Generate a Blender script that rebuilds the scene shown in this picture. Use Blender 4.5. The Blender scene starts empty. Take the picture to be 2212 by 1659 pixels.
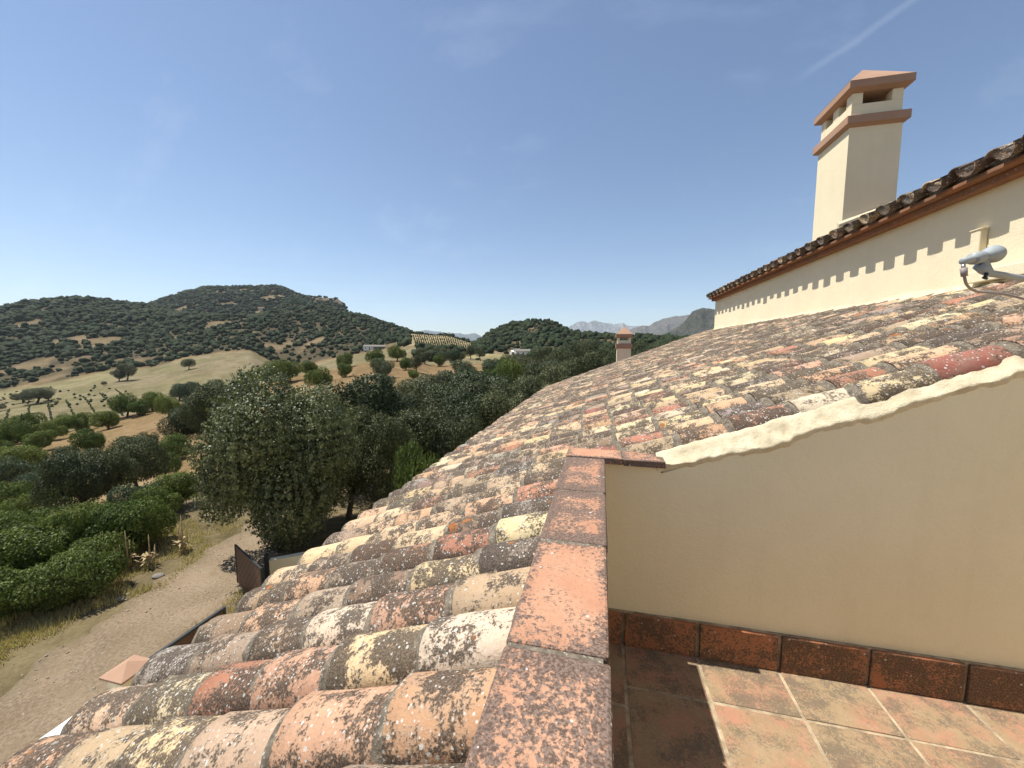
import bpy, bmesh, math, random
import numpy as np
from mathutils import Vector, Matrix

# ------------------------------------------------------------------ camera, sky, sun, exposure
SC = bpy.context.scene
COL = SC.collection
random.seed(7); RNG = np.random.default_rng(7)
F_PX = 831.0; PITCH = math.radians(5.43); YAW = math.radians(13.08)
GZ = -7.7                      # ground beside the house, metres below the camera

cam_d = bpy.data.cameras.new('camera'); cam = bpy.data.objects.new('camera', cam_d); COL.objects.link(cam)
cam_d.sensor_width = 36.0; cam_d.lens = 36.0*F_PX/2212.0
cam_d.clip_start = 0.05; cam_d.clip_end = 30000
cam.location = (0, 0, 0); cam.rotation_euler = (math.radians(90)-PITCH, 0, YAW)
SC.camera = cam
SC.render.resolution_x = 1024; SC.render.resolution_y = 768

TO_SUN = Vector((-0.477, 0.020, 1.03)).normalized()
world = bpy.data.worlds.new('World'); SC.world = world; world.use_nodes = True
wn = world.node_tree; wn.nodes.clear()
w_out = wn.nodes.new('ShaderNodeOutputWorld'); w_bg = wn.nodes.new('ShaderNodeBackground')
w_sky = wn.nodes.new('ShaderNodeTexSky'); w_sky.sky_type = 'NISHITA'; w_sky.sun_disc = False
w_sky.sun_elevation = math.asin(TO_SUN.z); w_sky.sun_rotation = math.atan2(TO_SUN.x, TO_SUN.y)
w_sky.altitude = 500; w_sky.air_density = 1.0; w_sky.dust_density = 0.35; w_sky.ozone_density = 2.8
w_bg.inputs['Strength'].default_value = 0.084
# thin cirrus wisps: stretched noise on the view direction, kept faint
w_tc = wn.nodes.new('ShaderNodeTexCoord')
w_map = wn.nodes.new('ShaderNodeMapping'); w_map.inputs['Scale'].default_value = (2.2, 9.0, 7.0); w_map.inputs['Rotation'].default_value = (0.3, 0.5, 0.55)
w_no = wn.nodes.new('ShaderNodeTexNoise'); w_no.inputs['Scale'].default_value = 1.3; w_no.inputs['Detail'].default_value = 7; w_no.inputs['Roughness'].default_value = 0.62
w_rm = wn.nodes.new('ShaderNodeMapRange'); w_rm.inputs['From Min'].default_value = 0.56; w_rm.inputs['From Max'].default_value = 1.0
w_rm.inputs['To Max'].default_value = 0.14
w_mx = wn.nodes.new('ShaderNodeMix'); w_mx.data_type = 'RGBA'
w_mx.inputs['B'].default_value = (9.0, 9.6, 10.5, 1)
wn.links.new(w_tc.outputs['Generated'], w_map.inputs['Vector']); wn.links.new(w_map.outputs[0], w_no.inputs['Vector'])
wn.links.new(w_no.outputs[0], w_rm.inputs['Value']); wn.links.new(w_rm.outputs[0], w_mx.inputs['Factor'])
wn.links.new(w_sky.outputs[0], w_mx.inputs['A']); wn.links.new(w_mx.outputs['Result'], w_bg.inputs['Color'])
wn.links.new(w_bg.outputs[0], w_out.inputs['Surface'])
# one thin diagonal cirrus trail, a narrow band along a great circle of the sky
def _dir(x, y):
    u = (x-1106)/F_PX; v = (y-829.5)/F_PX; f = math.cos(PITCH)-v*math.sin(PITCH)
    return Vector((u*math.cos(YAW)-f*math.sin(YAW), u*math.sin(YAW)+f*math.cos(YAW), -(v*math.cos(PITCH)+math.sin(PITCH)))).normalized()
_a, _b = _dir(1990, -10), _dir(1840, 92); _n = _a.cross(_b).normalized(); _m = (_a+_b).normalized()
def _wdot(vec):
    nd = wn.nodes.new('ShaderNodeVectorMath'); nd.operation = 'DOT_PRODUCT'; wn.links.new(w_tc.outputs['Generated'], nd.inputs[0]); nd.inputs[1].default_value = vec; return nd.outputs['Value']
def _wmath(op, a_, b_=None):
    nd = wn.nodes.new('ShaderNodeMath'); nd.operation = op
    for i_, v_ in enumerate((a_, b_)):
        if v_ is None: continue
        if isinstance(v_, (int, float)): nd.inputs[i_].default_value = v_
        else: wn.links.new(v_, nd.inputs[i_])
    return nd.outputs[0]
def _wramp(v_, lo, hi, o0, o1):
    nd = wn.nodes.new('ShaderNodeMapRange'); nd.interpolation_type = 'SMOOTHSTEP'; wn.links.new(v_, nd.inputs['Value'])
    nd.inputs['From Min'].default_value = lo; nd.inputs['From Max'].default_value = hi; nd.inputs['To Min'].default_value = o0; nd.inputs['To Max'].default_value = o1; return nd.outputs[0]
_off = _wmath('ADD', _wdot(_n), _wmath('MULTIPLY', _wmath('SUBTRACT', w_no.outputs[0], 0.5), 0.02))
_st = _wmath('MULTIPLY', _wramp(_wmath('ABSOLUTE', _off), 0.0, 0.009, 0.065, 0.0), _wramp(_wdot(_m), 0.991, 0.9985, 0.0, 1.0))
wn.links.new(_wmath('ADD', w_rm.outputs[0], _st), w_mx.inputs['Factor'])

sun_d = bpy.data.lights.new('sun', 'SUN'); sun_d.energy = 4.6; sun_d.angle = math.radians(0.5); sun_d.color = (1.0, 0.955, 0.88)
sun = bpy.data.objects.new('sun', sun_d); COL.objects.link(sun); sun.location = (-10, 2, 30)
sun.rotation_euler = (-TO_SUN).to_track_quat('-Z', 'Y').to_euler()

SC.view_settings.view_transform = 'Standard'; SC.view_settings.look = 'None'
SC.view_settings.exposure = 0.71; SC.view_settings.gamma = 1.0; SC.view_settings.use_curve_mapping = False
SC.cycles.max_bounces = 6; SC.cycles.diffuse_bounces = 3; SC.cycles.transparent_max_bounces = 4
SC.cycles.volume_bounces = 1
SC.cycles.use_denoising = True

# ------------------------------------------------------------------ helpers
def ray(x, y):
    """direction (a, b, z) of a point of a 2212 px wide survey photograph; length 1 along the optical axis"""
    u = (x-1106)/F_PX; v = (y-829.5)/F_PX
    f = math.cos(PITCH)-v*math.sin(PITCH)
    return Vector((u*math.cos(YAW)-f*math.sin(YAW), u*math.sin(YAW)+f*math.cos(YAW), -(v*math.cos(PITCH)+math.sin(PITCH))))

def tag(o, label=None, cat=None, group=None, kind=None):
    if label: o['label'] = label
    if cat: o['category'] = cat
    if group: o['group'] = group
    if kind: o['kind'] = kind
    return o

def mesh_obj(name, verts, faces, mats, parent=None, smooth=False, mi=None, attrs=None, loc=None):
    me = bpy.data.meshes.new(name)
    if isinstance(verts, np.ndarray) and isinstance(faces, np.ndarray):
        n, k = faces.shape
        me.vertices.add(len(verts)); me.vertices.foreach_set('co', np.ascontiguousarray(verts, dtype=np.float32).ravel())
        me.loops.add(n*k); me.loops.foreach_set('vertex_index', faces.astype(np.int32).ravel())
        me.polygons.add(n); me.polygons.foreach_set('loop_start', np.arange(0, n*k, k, dtype=np.int32))
        me.polygons.foreach_set('loop_total', np.full(n, k, dtype=np.int32))
        me.update(calc_edges=True)
    else:
        me.from_pydata([tuple(v) for v in verts], [], [tuple(f) for f in faces]); me.update()
    for m in (mats if isinstance(mats, (list, tuple)) else [mats]):
        me.materials.append(m)
    if mi is not None: me.polygons.foreach_set('material_index', np.asarray(mi, dtype=np.int32))
    if smooth: me.polygons.foreach_set('use_smooth', np.ones(len(me.polygons), dtype=bool))
    for an, (dom, typ, data) in (attrs or {}).items():
        at = me.attributes.new(an, typ, dom)
        at.data.foreach_set('color' if typ == 'FLOAT_COLOR' else 'value', np.ascontiguousarray(data, dtype=np.float32).ravel())
    o = bpy.data.objects.new(name, me); COL.objects.link(o)
    if parent: o.parent = parent
    if loc is not None: o.location = loc
    return o

def inst(name, me, parent=None, mat=None, loc=None):
    o = bpy.data.objects.new(name, me); COL.objects.link(o)
    if parent: o.parent = parent
    if mat is not None: o.matrix_local = mat
    if loc is not None: o.location = loc
    return o

def empty(name, loc, label=None, cat=None, group=None, rz=0):
    o = bpy.data.objects.new(name, None); COL.objects.link(o); o.location = loc; o.rotation_euler.z = rz
    o.empty_display_size = 0.1
    return tag(o, label, cat, group)

class MB:
    """collects simple solids into one mesh"""
    def __init__(s): s.v = []; s.f = []; s.m = []
    def add(s, v, f, m=0):
        n = len(s.v); s.v += [tuple(p) for p in v]; s.f += [tuple(i+n for i in q) for q in f]; s.m += [m]*len(f)
    def box(s, a0, a1, b0, b1, z0, z1, m=0):
        s.hexa([(a0,b0,z0),(a1,b0,z0),(a1,b1,z0),(a0,b1,z0),(a0,b0,z1),(a1,b0,z1),(a1,b1,z1),(a0,b1,z1)], m)
    def hexa(s, p, m=0):
        s.add(p, [(0,3,2,1),(4,5,6,7),(0,1,5,4),(1,2,6,5),(2,3,7,6),(3,0,4,7)], m)
    def tube(s, pts, rad, n=8, m=0, caps=True):
        pts = [Vector(p) for p in pts]; rr = rad if isinstance(rad, (list, tuple)) else [rad]*len(pts)
        base = len(s.v); up = Vector((0, 0, 1)); pu = None
        for i, p in enumerate(pts):
            d = (pts[min(i+1, len(pts)-1)]-pts[max(i-1, 0)]).normalized()
            if pu is None:
                pu = d.orthogonal().normalized()
            pu = (pu-d*pu.dot(d)).normalized(); pv = d.cross(pu)
            for k in range(n):
                t = 2*math.pi*k/n; q = p+(pu*math.cos(t)+pv*math.sin(t))*rr[i]; s.v.append(tuple(q))
        for i in range(len(pts)-1):
            for k in range(n):
                s.f.append((base+i*n+k, base+i*n+(k+1) % n, base+(i+1)*n+(k+1) % n, base+(i+1)*n+k)); s.m.append(m)
        if caps:
            s.f.append(tuple(base+k for k in range(n))[::-1]); s.m.append(m)
            s.f.append(tuple(base+(len(pts)-1)*n+k for k in range(n))); s.m.append(m)
    def build(s, name, mats, parent=None, smooth=False, bevel=0, loc=None):
        o = mesh_obj(name, s.v, s.f, mats, parent, smooth, s.m, loc=loc)
        if bevel:
            md = o.modifiers.new('bevel', 'BEVEL'); md.width = bevel; md.segments = 2; md.limit_method = 'ANGLE'; md.angle_limit = math.radians(40)
        return o

# numpy value noise
def _h(ix, iy, seed):
    n = (ix.astype(np.int64)*374761393+iy.astype(np.int64)*668265263+seed*974711) & 0x7fffffff
    n = ((n ^ (n >> 13))*1274126177) & 0x7fffffff
    return ((n ^ (n >> 16)) & 0xffff)/65535.0
def vnoise(x, y, seed=0):
    x = np.asarray(x, float); y = np.asarray(y, float)
    ix = np.floor(x); iy = np.floor(y); fx = x-ix; fy = y-iy; fx = fx*fx*(3-2*fx); fy = fy*fy*(3-2*fy)
    a = _h(ix, iy, seed); b = _h(ix+1, iy, seed); c = _h(ix, iy+1, seed); d = _h(ix+1, iy+1, seed)
    return (a*(1-fx)+b*fx)*(1-fy)+(c*(1-fx)+d*fx)*fy
def fbm(x, y, seed=0, octv=4):
    t = 0; amp = 0.5; s = 0
    for i in range(octv):
        t = t+amp*vnoise(x*2**i, y*2**i, seed+i*17); s += amp; amp *= 0.5
    return t/s

# ------------------------------------------------------------------ materials
class NT:
    def __init__(s, name, rough=0.85, spec=0.3):
        s.mat = bpy.data.materials.new(name); s.mat.use_nodes = True
        s.t = s.mat.node_tree; s.b = s.t.nodes['Principled BSDF']
        s.b.inputs['Roughness'].default_value = rough; s.b.inputs['Specular IOR Level'].default_value = spec
    def n(s, typ, **kw):
        nd = s.t.nodes.new('ShaderNode'+typ)
        for k, v in kw.items(): setattr(nd, k, v)
        return nd
    def put(s, inp, v):
        if isinstance(v, bpy.types.NodeSocket): s.t.links.new(v, inp)
        else:
            if inp.type == 'RGBA' and not hasattr(v, '__len__'): v = (v, v, v, 1)
            if inp.type == 'RGBA' and len(v) == 3: v = (*v, 1)
            inp.default_value = v
    def pos(s): return s.n('NewGeometry').outputs['Position']
    def objc(s): return s.n('TexCoord').outputs['Object']
    def vm(s, op, a, b):
        nd = s.n('VectorMath', operation=op); s.put(nd.inputs[0], a); s.put(nd.inputs[1], b); return nd.outputs[0]
    def m(s, op, a, b=0.0, clamp=False):
        nd = s.n('Math', operation=op, use_clamp=clamp); s.put(nd.inputs[0], a); s.put(nd.inputs[1], b); return nd.outputs[0]
    def noise(s, vec, scale, detail=4, rough=0.55, dist=0.0):
        nd = s.n('TexNoise'); s.put(nd.inputs['Vector'], vec); nd.inputs['Scale'].default_value = scale
        nd.inputs['Detail'].default_value = detail; nd.inputs['Roughness'].default_value = rough; nd.inputs['Distortion'].default_value = dist
        return nd.outputs[0]
    def voro(s, vec, scale, out='Distance'):
        nd = s.n('TexVoronoi'); s.put(nd.inputs['Vector'], vec); nd.inputs['Scale'].default_value = scale
        return nd.outputs['Distance'], nd.outputs['Color']
    def ramp(s, v, lo, hi, a=0.0, b=1.0):
        nd = s.n('MapRange'); s.put(nd.inputs['Value'], v)
        s.put(nd.inputs['From Min'], lo); s.put(nd.inputs['From Max'], hi); s.put(nd.inputs['To Min'], a); s.put(nd.inputs['To Max'], b)
        return nd.outputs[0]
    def mix(s, f, a, b, mode='MIX'):
        nd = s.n('Mix', data_type='RGBA', blend_type=mode); s.put(nd.inputs['Factor'], f); s.put(nd.inputs['A'], a); s.put(nd.inputs['B'], b)
        return nd.outputs['Result']
    def col(s, c): s.put(s.b.inputs['Base Color'], c)
    def bump(s, h, strength=0.4, dist=0.01):
        nd = s.n('Bump'); nd.inputs['Strength'].default_value = strength; nd.inputs['Distance'].default_value = dist
        s.put(nd.inputs['Height'], h); s.t.links.new(nd.outputs[0], s.b.inputs['Normal'])

def tile_material(name, source):
    """weathered clay: colour comes from the object (or the face attribute), lichen from world-space noise"""
    t = NT(name, 0.92, 0.15)
    if source == 'object':
        oi = t.n('ObjectInfo'); base = oi.outputs['Color']; rnd = oi.outputs['Random']; amt = oi.outputs['Alpha']
    else:
        at = t.n('Attribute'); at.attribute_name = 'tilecol'; base = at.outputs['Color']; amt = at.outputs['Alpha']
        rnd = t.m('MULTIPLY', t.m('ADD', amt, at.outputs['Fac']), 3.7)
    off = t.n('CombineXYZ'); t.put(off.inputs[0], t.m('MULTIPLY', rnd, 37.0)); t.put(off.inputs[2], t.m('MULTIPLY', rnd, 11.0))
    p = t.vm('ADD', t.pos(), off.outputs[0])
    big = t.noise(p, 7.0, 4, 0.6)
    med = t.noise(p, 26.0, 5, 0.65)
    fine = t.noise(p, 120.0, 4, 0.7); grit = t.noise(p, 210.0, 2, 0.6)
    c = t.mix(t.ramp(big, 0.3, 0.7), t.mix(1.0, base, (0.78, 0.72, 0.70), 'MULTIPLY'), base)
    c = t.mix(t.ramp(fine, 0.35, 0.7, 0.0, 0.35), c, t.mix(1.0, c, (1.25, 1.2, 1.1), 'MULTIPLY'))
    # grey bloom
    c = t.mix(t.m('MULTIPLY', t.ramp(t.noise(p, 13.0, 5, 0.7), 0.52, 0.66), t.m('MULTIPLY', amt, 0.7)), c, (0.34, 0.315, 0.27))
    # dark crust: speckle threshold lowered by the tile's own amount and by a broad patch noise
    s = t.m('ADD', t.m('MULTIPLY', med, 0.50), t.m('MULTIPLY', fine, 0.62))
    s = t.m('ADD', s, t.m('MULTIPLY', t.m('SUBTRACT', big, 0.5), 0.85))
    s = t.m('ADD', s, t.m('MULTIPLY', t.m('SUBTRACT', amt, 0.25), 0.26))
    c = t.mix(t.ramp(s, 0.50, 0.62, 0.0, 0.45), c, (0.25, 0.19, 0.13))
    c = t.mix(t.ramp(s, 0.585, 0.64, 0.0, 0.88), c, t.mix(t.ramp(grit, 0.42, 0.6), (0.030, 0.024, 0.019), (0.125, 0.094, 0.070)))
    # pale round lichen
    for sc, lo, wgt, colr in ((50.0, 0.20, 0.8, (0.50, 0.49, 0.44)), (95.0, 0.27, 0.8, (0.55, 0.54, 0.49))):
        d, vc = t.voro(t.vm('ADD', p, (sc, 0.0, sc)), sc)
        sep = t.n('SeparateColor'); t.put(sep.inputs[0], vc)
        dd = t.m('ADD', d, t.m('MULTIPLY', t.m('SUBTRACT', fine, 0.5), 0.35))
        rad = t.m('MULTIPLY', t.ramp(sep.outputs[0], 0.45, 1.0), lo+0.12)
        k = t.ramp(t.m('SUBTRACT', rad, dd), 0.0, 0.05)
        k = t.m('MULTIPLY', k, t.ramp(t.m('ADD', t.noise(p, 9.0, 2, 0.5), t.m('MULTIPLY', amt, 0.25)), 0.46, 0.62))
        c = t.mix(t.m('MULTIPLY', k, wgt), c, colr)
    # rust-orange lichen, rare
    o = t.m('MULTIPLY', t.ramp(t.noise(t.vm('ADD', p, (5.0, 9.0, 1.0)), 8.5, 2, 0.5), 0.70, 0.74), t.ramp(med, 0.42, 0.55))
    c = t.mix(t.m('MULTIPLY', o, 0.85), c, (0.40, 0.13, 0.025))
    t.col(c)
    t.bump(t.m('ADD', t.m('MULTIPLY', fine, 0.5), t.m('ADD', med, t.m('MULTIPLY', s, 0.4))), 0.55, 0.006)
    return t.mat

def mortar_material():
    t = NT('mortar', 0.95, 0.1); p = t.pos()
    n1 = t.noise(p, 30, 5, 0.7); n2 = t.noise(p, 120, 3, 0.6)
    c = t.mix(t.ramp(n1, 0.35, 0.65), (0.085, 0.070, 0.052), (0.235, 0.195, 0.145))
    c = t.mix(t.ramp(n2, 0.6, 0.68), c, (0.42, 0.40, 0.33)); t.col(c); t.bump(n2, 0.6, 0.006); return t.mat

def clay_flat(name, c1, c2, speck, edge=True, amount=0.5):
    """flat terracotta pieces: dark speckle gathers in noise patches and along the piece's own rim (generated coords)"""
    t = NT(name, 0.9, 0.2); oi = t.n('ObjectInfo'); rnd = oi.outputs['Random']
    off = t.n('CombineXYZ'); t.put(off.inputs[0], t.m('MULTIPLY', rnd, 31.0)); p = t.vm('ADD', t.pos(), off.outputs[0])
    big = t.noise(p, 5.5, 4, 0.6); med = t.noise(p, 30, 5, 0.7); fine = t.noise(p, 110, 4, 0.7)
    c = t.mix(t.ramp(big, 0.35, 0.65), c1, c2); c = t.mix(t.ramp(med, 0.4, 0.62, 0, 0.5), c, t.mix(1.0, c, (1.18, 1.15, 1.1), 'MULTIPLY'))
    s = t.m('ADD', t.m('MULTIPLY', med, 0.38), t.m('MULTIPLY', fine, 0.74))
    s = t.m('ADD', s, t.m('MULTIPLY', t.m('SUBTRACT', big, 0.5), 0.5))
    s = t.m('ADD', s, t.m('MULTIPLY', t.m('SUBTRACT', t.n('ObjectInfo').outputs['Alpha'], 0.5), 0.22))
    if edge:
        g = t.n('TexCoord').outputs['Generated']; sp = t.n('SeparateXYZ'); t.put(sp.inputs[0], g)
        ex = t.m('ABSOLUTE', t.m('SUBTRACT', sp.outputs[0], 0.5)); ey = t.m('ABSOLUTE', t.m('SUBTRACT', sp.outputs[1], 0.5))
        e = t.m('MAXIMUM', ex, ey); s = t.m('ADD', s, t.ramp(e, 0.30, 0.5, 0.0, 0.16))
    c = t.mix(t.ramp(s, 0.52, 0.66, 0, 0.5), c, tuple(0.5*(x+y*2) for x, y in zip((0.10, 0.07, 0.05), c1)) if False else (0.27, 0.17, 0.11))
    c = t.mix(t.ramp(s, 0.615-0.1*(amount-0.5), 0.68-0.1*(amount-0.5), 0, 0.85), c, t.mix(t.ramp(t.noise(p, 200, 2, 0.6), 0.42, 0.6), speck, tuple(min(1, x*3.2) for x in speck)))
    d, vc = t.voro(p, 48.0); sep = t.n('SeparateColor'); t.put(sep.inputs[0], vc)
    rad = t.m('MULTIPLY', t.ramp(sep.outputs[0], 0.8, 1.0), 0.27)
    c = t.mix(t.m('MULTIPLY', t.ramp(t.m('SUBTRACT', rad, d), 0.0, 0.05), 0.85), c, (0.52, 0.50, 0.46))
    t.col(c); t.bump(t.m('ADD', fine, med), 0.4, 0.004); return t.mat

def floor_clay():
    t = NT('floor_clay', 0.9, 0.2); oi = t.n('ObjectInfo'); rnd = oi.outputs['Random']
    off = t.n('CombineXYZ'); t.put(off.inputs[0], t.m('MULTIPLY', rnd, 31.0)); p = t.vm('ADD', t.pos(), off.outputs[0])
    big = t.noise(p, 4.5, 5, 0.62); med = t.noise(p, 19, 6, 0.72); fine = t.noise(p, 85, 4, 0.7); p2 = t.vm('ADD', p, (7.0, 3.0, 0.0)); b2 = t.noise(p2, 6.0, 5, 0.7)
    c = t.mix(t.ramp(big, 0.44, 0.58), (0.33, 0.235, 0.14), (0.38, 0.195, 0.125))
    c = t.mix(t.ramp(med, 0.40, 0.60, 0, 0.75), c, (0.27, 0.195, 0.11))
    c = t.mix(t.ramp(t.m('ADD', b2, t.m('MULTIPLY', t.m('SUBTRACT', fine, 0.5), 0.7)), 0.47, 0.60, 0, 0.75), c, (0.12, 0.098, 0.072))
    c = t.mix(t.ramp(fine, 0.60, 0.68, 0, 0.6), c, (0.52, 0.45, 0.33))
    t.col(c); t.bump(t.m('ADD', fine, med), 0.5, 0.005); return t.mat

def plaster(name, c1, c2, sc=2.0, bumpk=0.35, spots=True):
    t = NT(name, 0.93, 0.12); p = t.pos()
    n1 = t.noise(p, sc, 6, 0.65); n2 = t.noise(p, 60, 5, 0.7); n3 = t.noise(p, 230, 3, 0.6); n4 = t.noise(p, 6.0, 5, 0.6)
    c = t.mix(t.ramp(n1, 0.36, 0.64), c1, c2)
    c = t.mix(t.ramp(n3, 0.35, 0.65, 0, 0.10), c, t.mix(1.0, c, (0.72, 0.70, 0.66), 'MULTIPLY'))
    if spots:
        c = t.mix(t.ramp(n2, 0.70, 0.75, 0, 0.3), c, (0.30, 0.24, 0.16))
        sp = t.n('Mapping'); t.put(sp.inputs['Vector'], p); sp.inputs['Scale'].default_value = (7.0, 7.0, 0.7)
        c = t.mix(t.ramp(t.noise(sp.outputs[0], 1.0, 5, 0.6), 0.55, 0.75, 0, 0.08), c, (0.42, 0.33, 0.22))
    t.col(c); t.bump(t.m('ADD', t.m('MULTIPLY', n3, 0.7), t.m('ADD', n2, t.m('MULTIPLY', n4, 1.5))), bumpk, 0.006); return t.mat

def plain(name, c, rough=0.6, spec=0.4, metal=0.0, var=0.15):
    t = NT(name, rough, spec); t.b.inputs['Metallic'].default_value = metal; p = t.pos()
    n1 = t.noise(p, 12, 4, 0.6)
    t.col(t.mix(t.ramp(n1, 0.3, 0.7), c, tuple(x*(1-var) for x in c))); t.bump(t.noise(p, 90, 3), 0.15, 0.003); return t.mat

def leaf_material(name, c1, c2, c3, rough=0.45, trans=0.25, spec=0.4):
    t = NT(name, rough, spec); at = t.n('Attribute'); at.attribute_name = 'leafrnd'; r = at.outputs['Fac']
    oi = t.n('ObjectInfo').outputs['Random']
    p = t.pos(); n1 = t.noise(p, 0.9, 3, 0.6)
    c = t.mix(t.ramp(t.m('ADD', t.m('MULTIPLY', r, 0.6), t.m('MULTIPLY', n1, 0.8)), 0.35, 0.9), c1, c2)
    c = t.mix(t.ramp(r, 0.86, 1.0, 0, 0.8), c, c3)
    c = t.mix(1.0, c, t.mix(oi, (0.68, 0.76, 0.70), (1.34, 1.24, 1.08)), 'MULTIPLY')
    t.col(c)
    tr = t.n('BsdfTranslucent'); t.put(tr.inputs['Color'], t.mix(1.0, c, (1.4, 1.6, 0.8), 'MULTIPLY'))
    ms = t.n('MixShader'); ms.inputs[0].default_value = trans
    out = t.t.nodes['Material Output']
    t.t.links.new(t.b.outputs[0], ms.inputs[1]); t.t.links.new(tr.outputs[0], ms.inputs[2]); t.t.links.new(ms.outputs[0], out.inputs['Surface'])
    return t.mat

M = {}
M['tile'] = tile_material('roof_tile_clay', 'object')
M['tile_far'] = tile_material('roof_tile_clay_joined', 'attr')
M['mortar'] = mortar_material()
M['coping'] = clay_flat('coping_clay', (0.40, 0.20, 0.12), (0.50, 0.28, 0.175), (0.055, 0.042, 0.035))
M['floor'] = floor_clay()
M['skirt'] = clay_flat('skirting_clay', (0.34, 0.13, 0.06), (0.40, 0.165, 0.08), (0.05, 0.034, 0.022), True, 0.55)
M['grout'] = plaster('grout', (0.50, 0.40, 0.27), (0.24, 0.185, 0.12), 14.0, 0.6)
M['wall'] = plaster('cream_render', (0.83, 0.73, 0.51), (0.79, 0.685, 0.47), 1.6, 0.6)
M['flash'] = plaster('rough_cream_plaster', (0.72, 0.63, 0.44), (0.56, 0.47, 0.31), 11.0, 1.0, True)
M['pinkcap'] = plaster('terracotta_render', (0.42, 0.265, 0.18), (0.38, 0.235, 0.155), 3.0, 0.3, False)
M['soffit'] = clay_flat('soffit_clay', (0.27, 0.125, 0.065), (0.21, 0.09, 0.045), (0.09, 0.05, 0.03), False, 0.3)
M['white'] = plaster('white_paint', (0.78, 0.76, 0.70), (0.72, 0.70, 0.63), 4.0, 0.2, False)
M['dark'] = plain('near_black', (0.02, 0.018, 0.016), 0.9)  # flat near-black for flue cores, cottage windows and doors
M['iron'] = plain('black_iron', (0.03, 0.032, 0.034), 0.5)
M['brownwood'] = plain('brown_boards', (0.12, 0.06, 0.035), 0.6, var=0.35)
M['grey_plastic'] = plain('grey_plastic', (0.36, 0.39, 0.39), 0.45, var=0.2)
M['cable'] = plain('grey_cable', (0.30, 0.26, 0.24), 0.6)
M['steel'] = plain('steel', (0.45, 0.45, 0.44), 0.4, metal=0.9)
M['bark'] = plain('bark', (0.10, 0.08, 0.062), 0.95, var=0.5)
M['dry'] = plain('dry_straw', (0.50, 0.38, 0.20), 0.9, var=0.4)
M['rock'] = plain('rock', (0.22, 0.20, 0.165), 0.9, var=0.4)
M['pebble'] = plain('pebble', (0.42, 0.36, 0.27), 0.9, var=0.4)
M['leaf_oak'] = leaf_material('oak_leaf', (0.026, 0.036, 0.016), (0.105, 0.118, 0.060), (0.25, 0.26, 0.165), 0.5, 0.10, 0.2)
M['leaf_oak_lit'] = leaf_material('oak_leaf_lit', (0.034, 0.047, 0.022), (0.155, 0.175, 0.092), (0.29, 0.30, 0.19), 0.45, 0.12, 0.25)  # lighter oak-leaf copy for the largest oak; sunlit look put into its colours
M['leaf_green'] = leaf_material('green_leaf', (0.034, 0.052, 0.014), (0.15, 0.185, 0.062), (0.24, 0.27, 0.12), 0.6, 0.22, 0.15)
M['leaf_olive'] = leaf_material('olive_leaf', (0.052, 0.072, 0.043), (0.10, 0.125, 0.080), (0.17, 0.20, 0.14), 0.6, 0.15, 0.15)
M['leaf_far'] = leaf_material('far_wood_leaf', (0.012, 0.020, 0.008), (0.034, 0.046, 0.020), (0.055, 0.066, 0.030), 0.8, 0.0, 0.1)

# ------------------------------------------------------------------ the house (terrace, two tiled roofs, chimneys)
S = 0.375; Z0 = -0.615; CS = 1/math.sqrt(1+S*S); EAVE = -1.80; BW = 2.045; ROOF_END = 12.9; AU = 3.10; FLOOR = -1.60
ROW = 0.2105; EXPO = 0.272
def crown_z(a): return Z0+S*a
house = empty('farmhouse', (0, 0, GZ), 'cream rendered farmhouse with weathered clay tile roofs, seen from its own roof terrace', 'house')
HOFF = Vector((0, 0, -GZ))
def part(o):            # parts of the house are written in world metres, the house origin stands on the ground
    o.location = HOFF; return o
def P(mb, name, mats, parent=None, **k):
    o = mb.build(name, mats, parent or house, **k)
    if parent is None: o.location = HOFF
    return o

PALETTE = [((0.74, 0.60, 0.36), 3.2), ((0.68, 0.50, 0.31), 3.2), ((0.64, 0.40, 0.25), 3.0), ((0.47, 0.23, 0.14), 2.0), ((0.37, 0.155, 0.11), 0.9),
           ((0.50, 0.38, 0.25), 2.8), ((0.43, 0.33, 0.235), 2.2), ((0.36, 0.33, 0.29), 1.4), ((0.72, 0.62, 0.43), 1.8), ((0.30, 0.21, 0.155), 1.0)]
_pal = [c for c, w in PALETTE]; _w = [w for c, w in PALETTE]
def pick(rnd, lo=0.22, hi=1.0):
    c = rnd.choices(_pal, _w)[0]; k = rnd.uniform(0.79, 1.0)
    a = rnd.uniform(lo, hi)
    if c[0] > 0.55 and rnd.random() < 0.5: a = rnd.uniform(lo, 0.55)
    return (c[0]*k, c[1]*k*rnd.uniform(0.94, 1.05), c[2]*k*rnd.uniform(0.9, 1.06), a)

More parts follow.
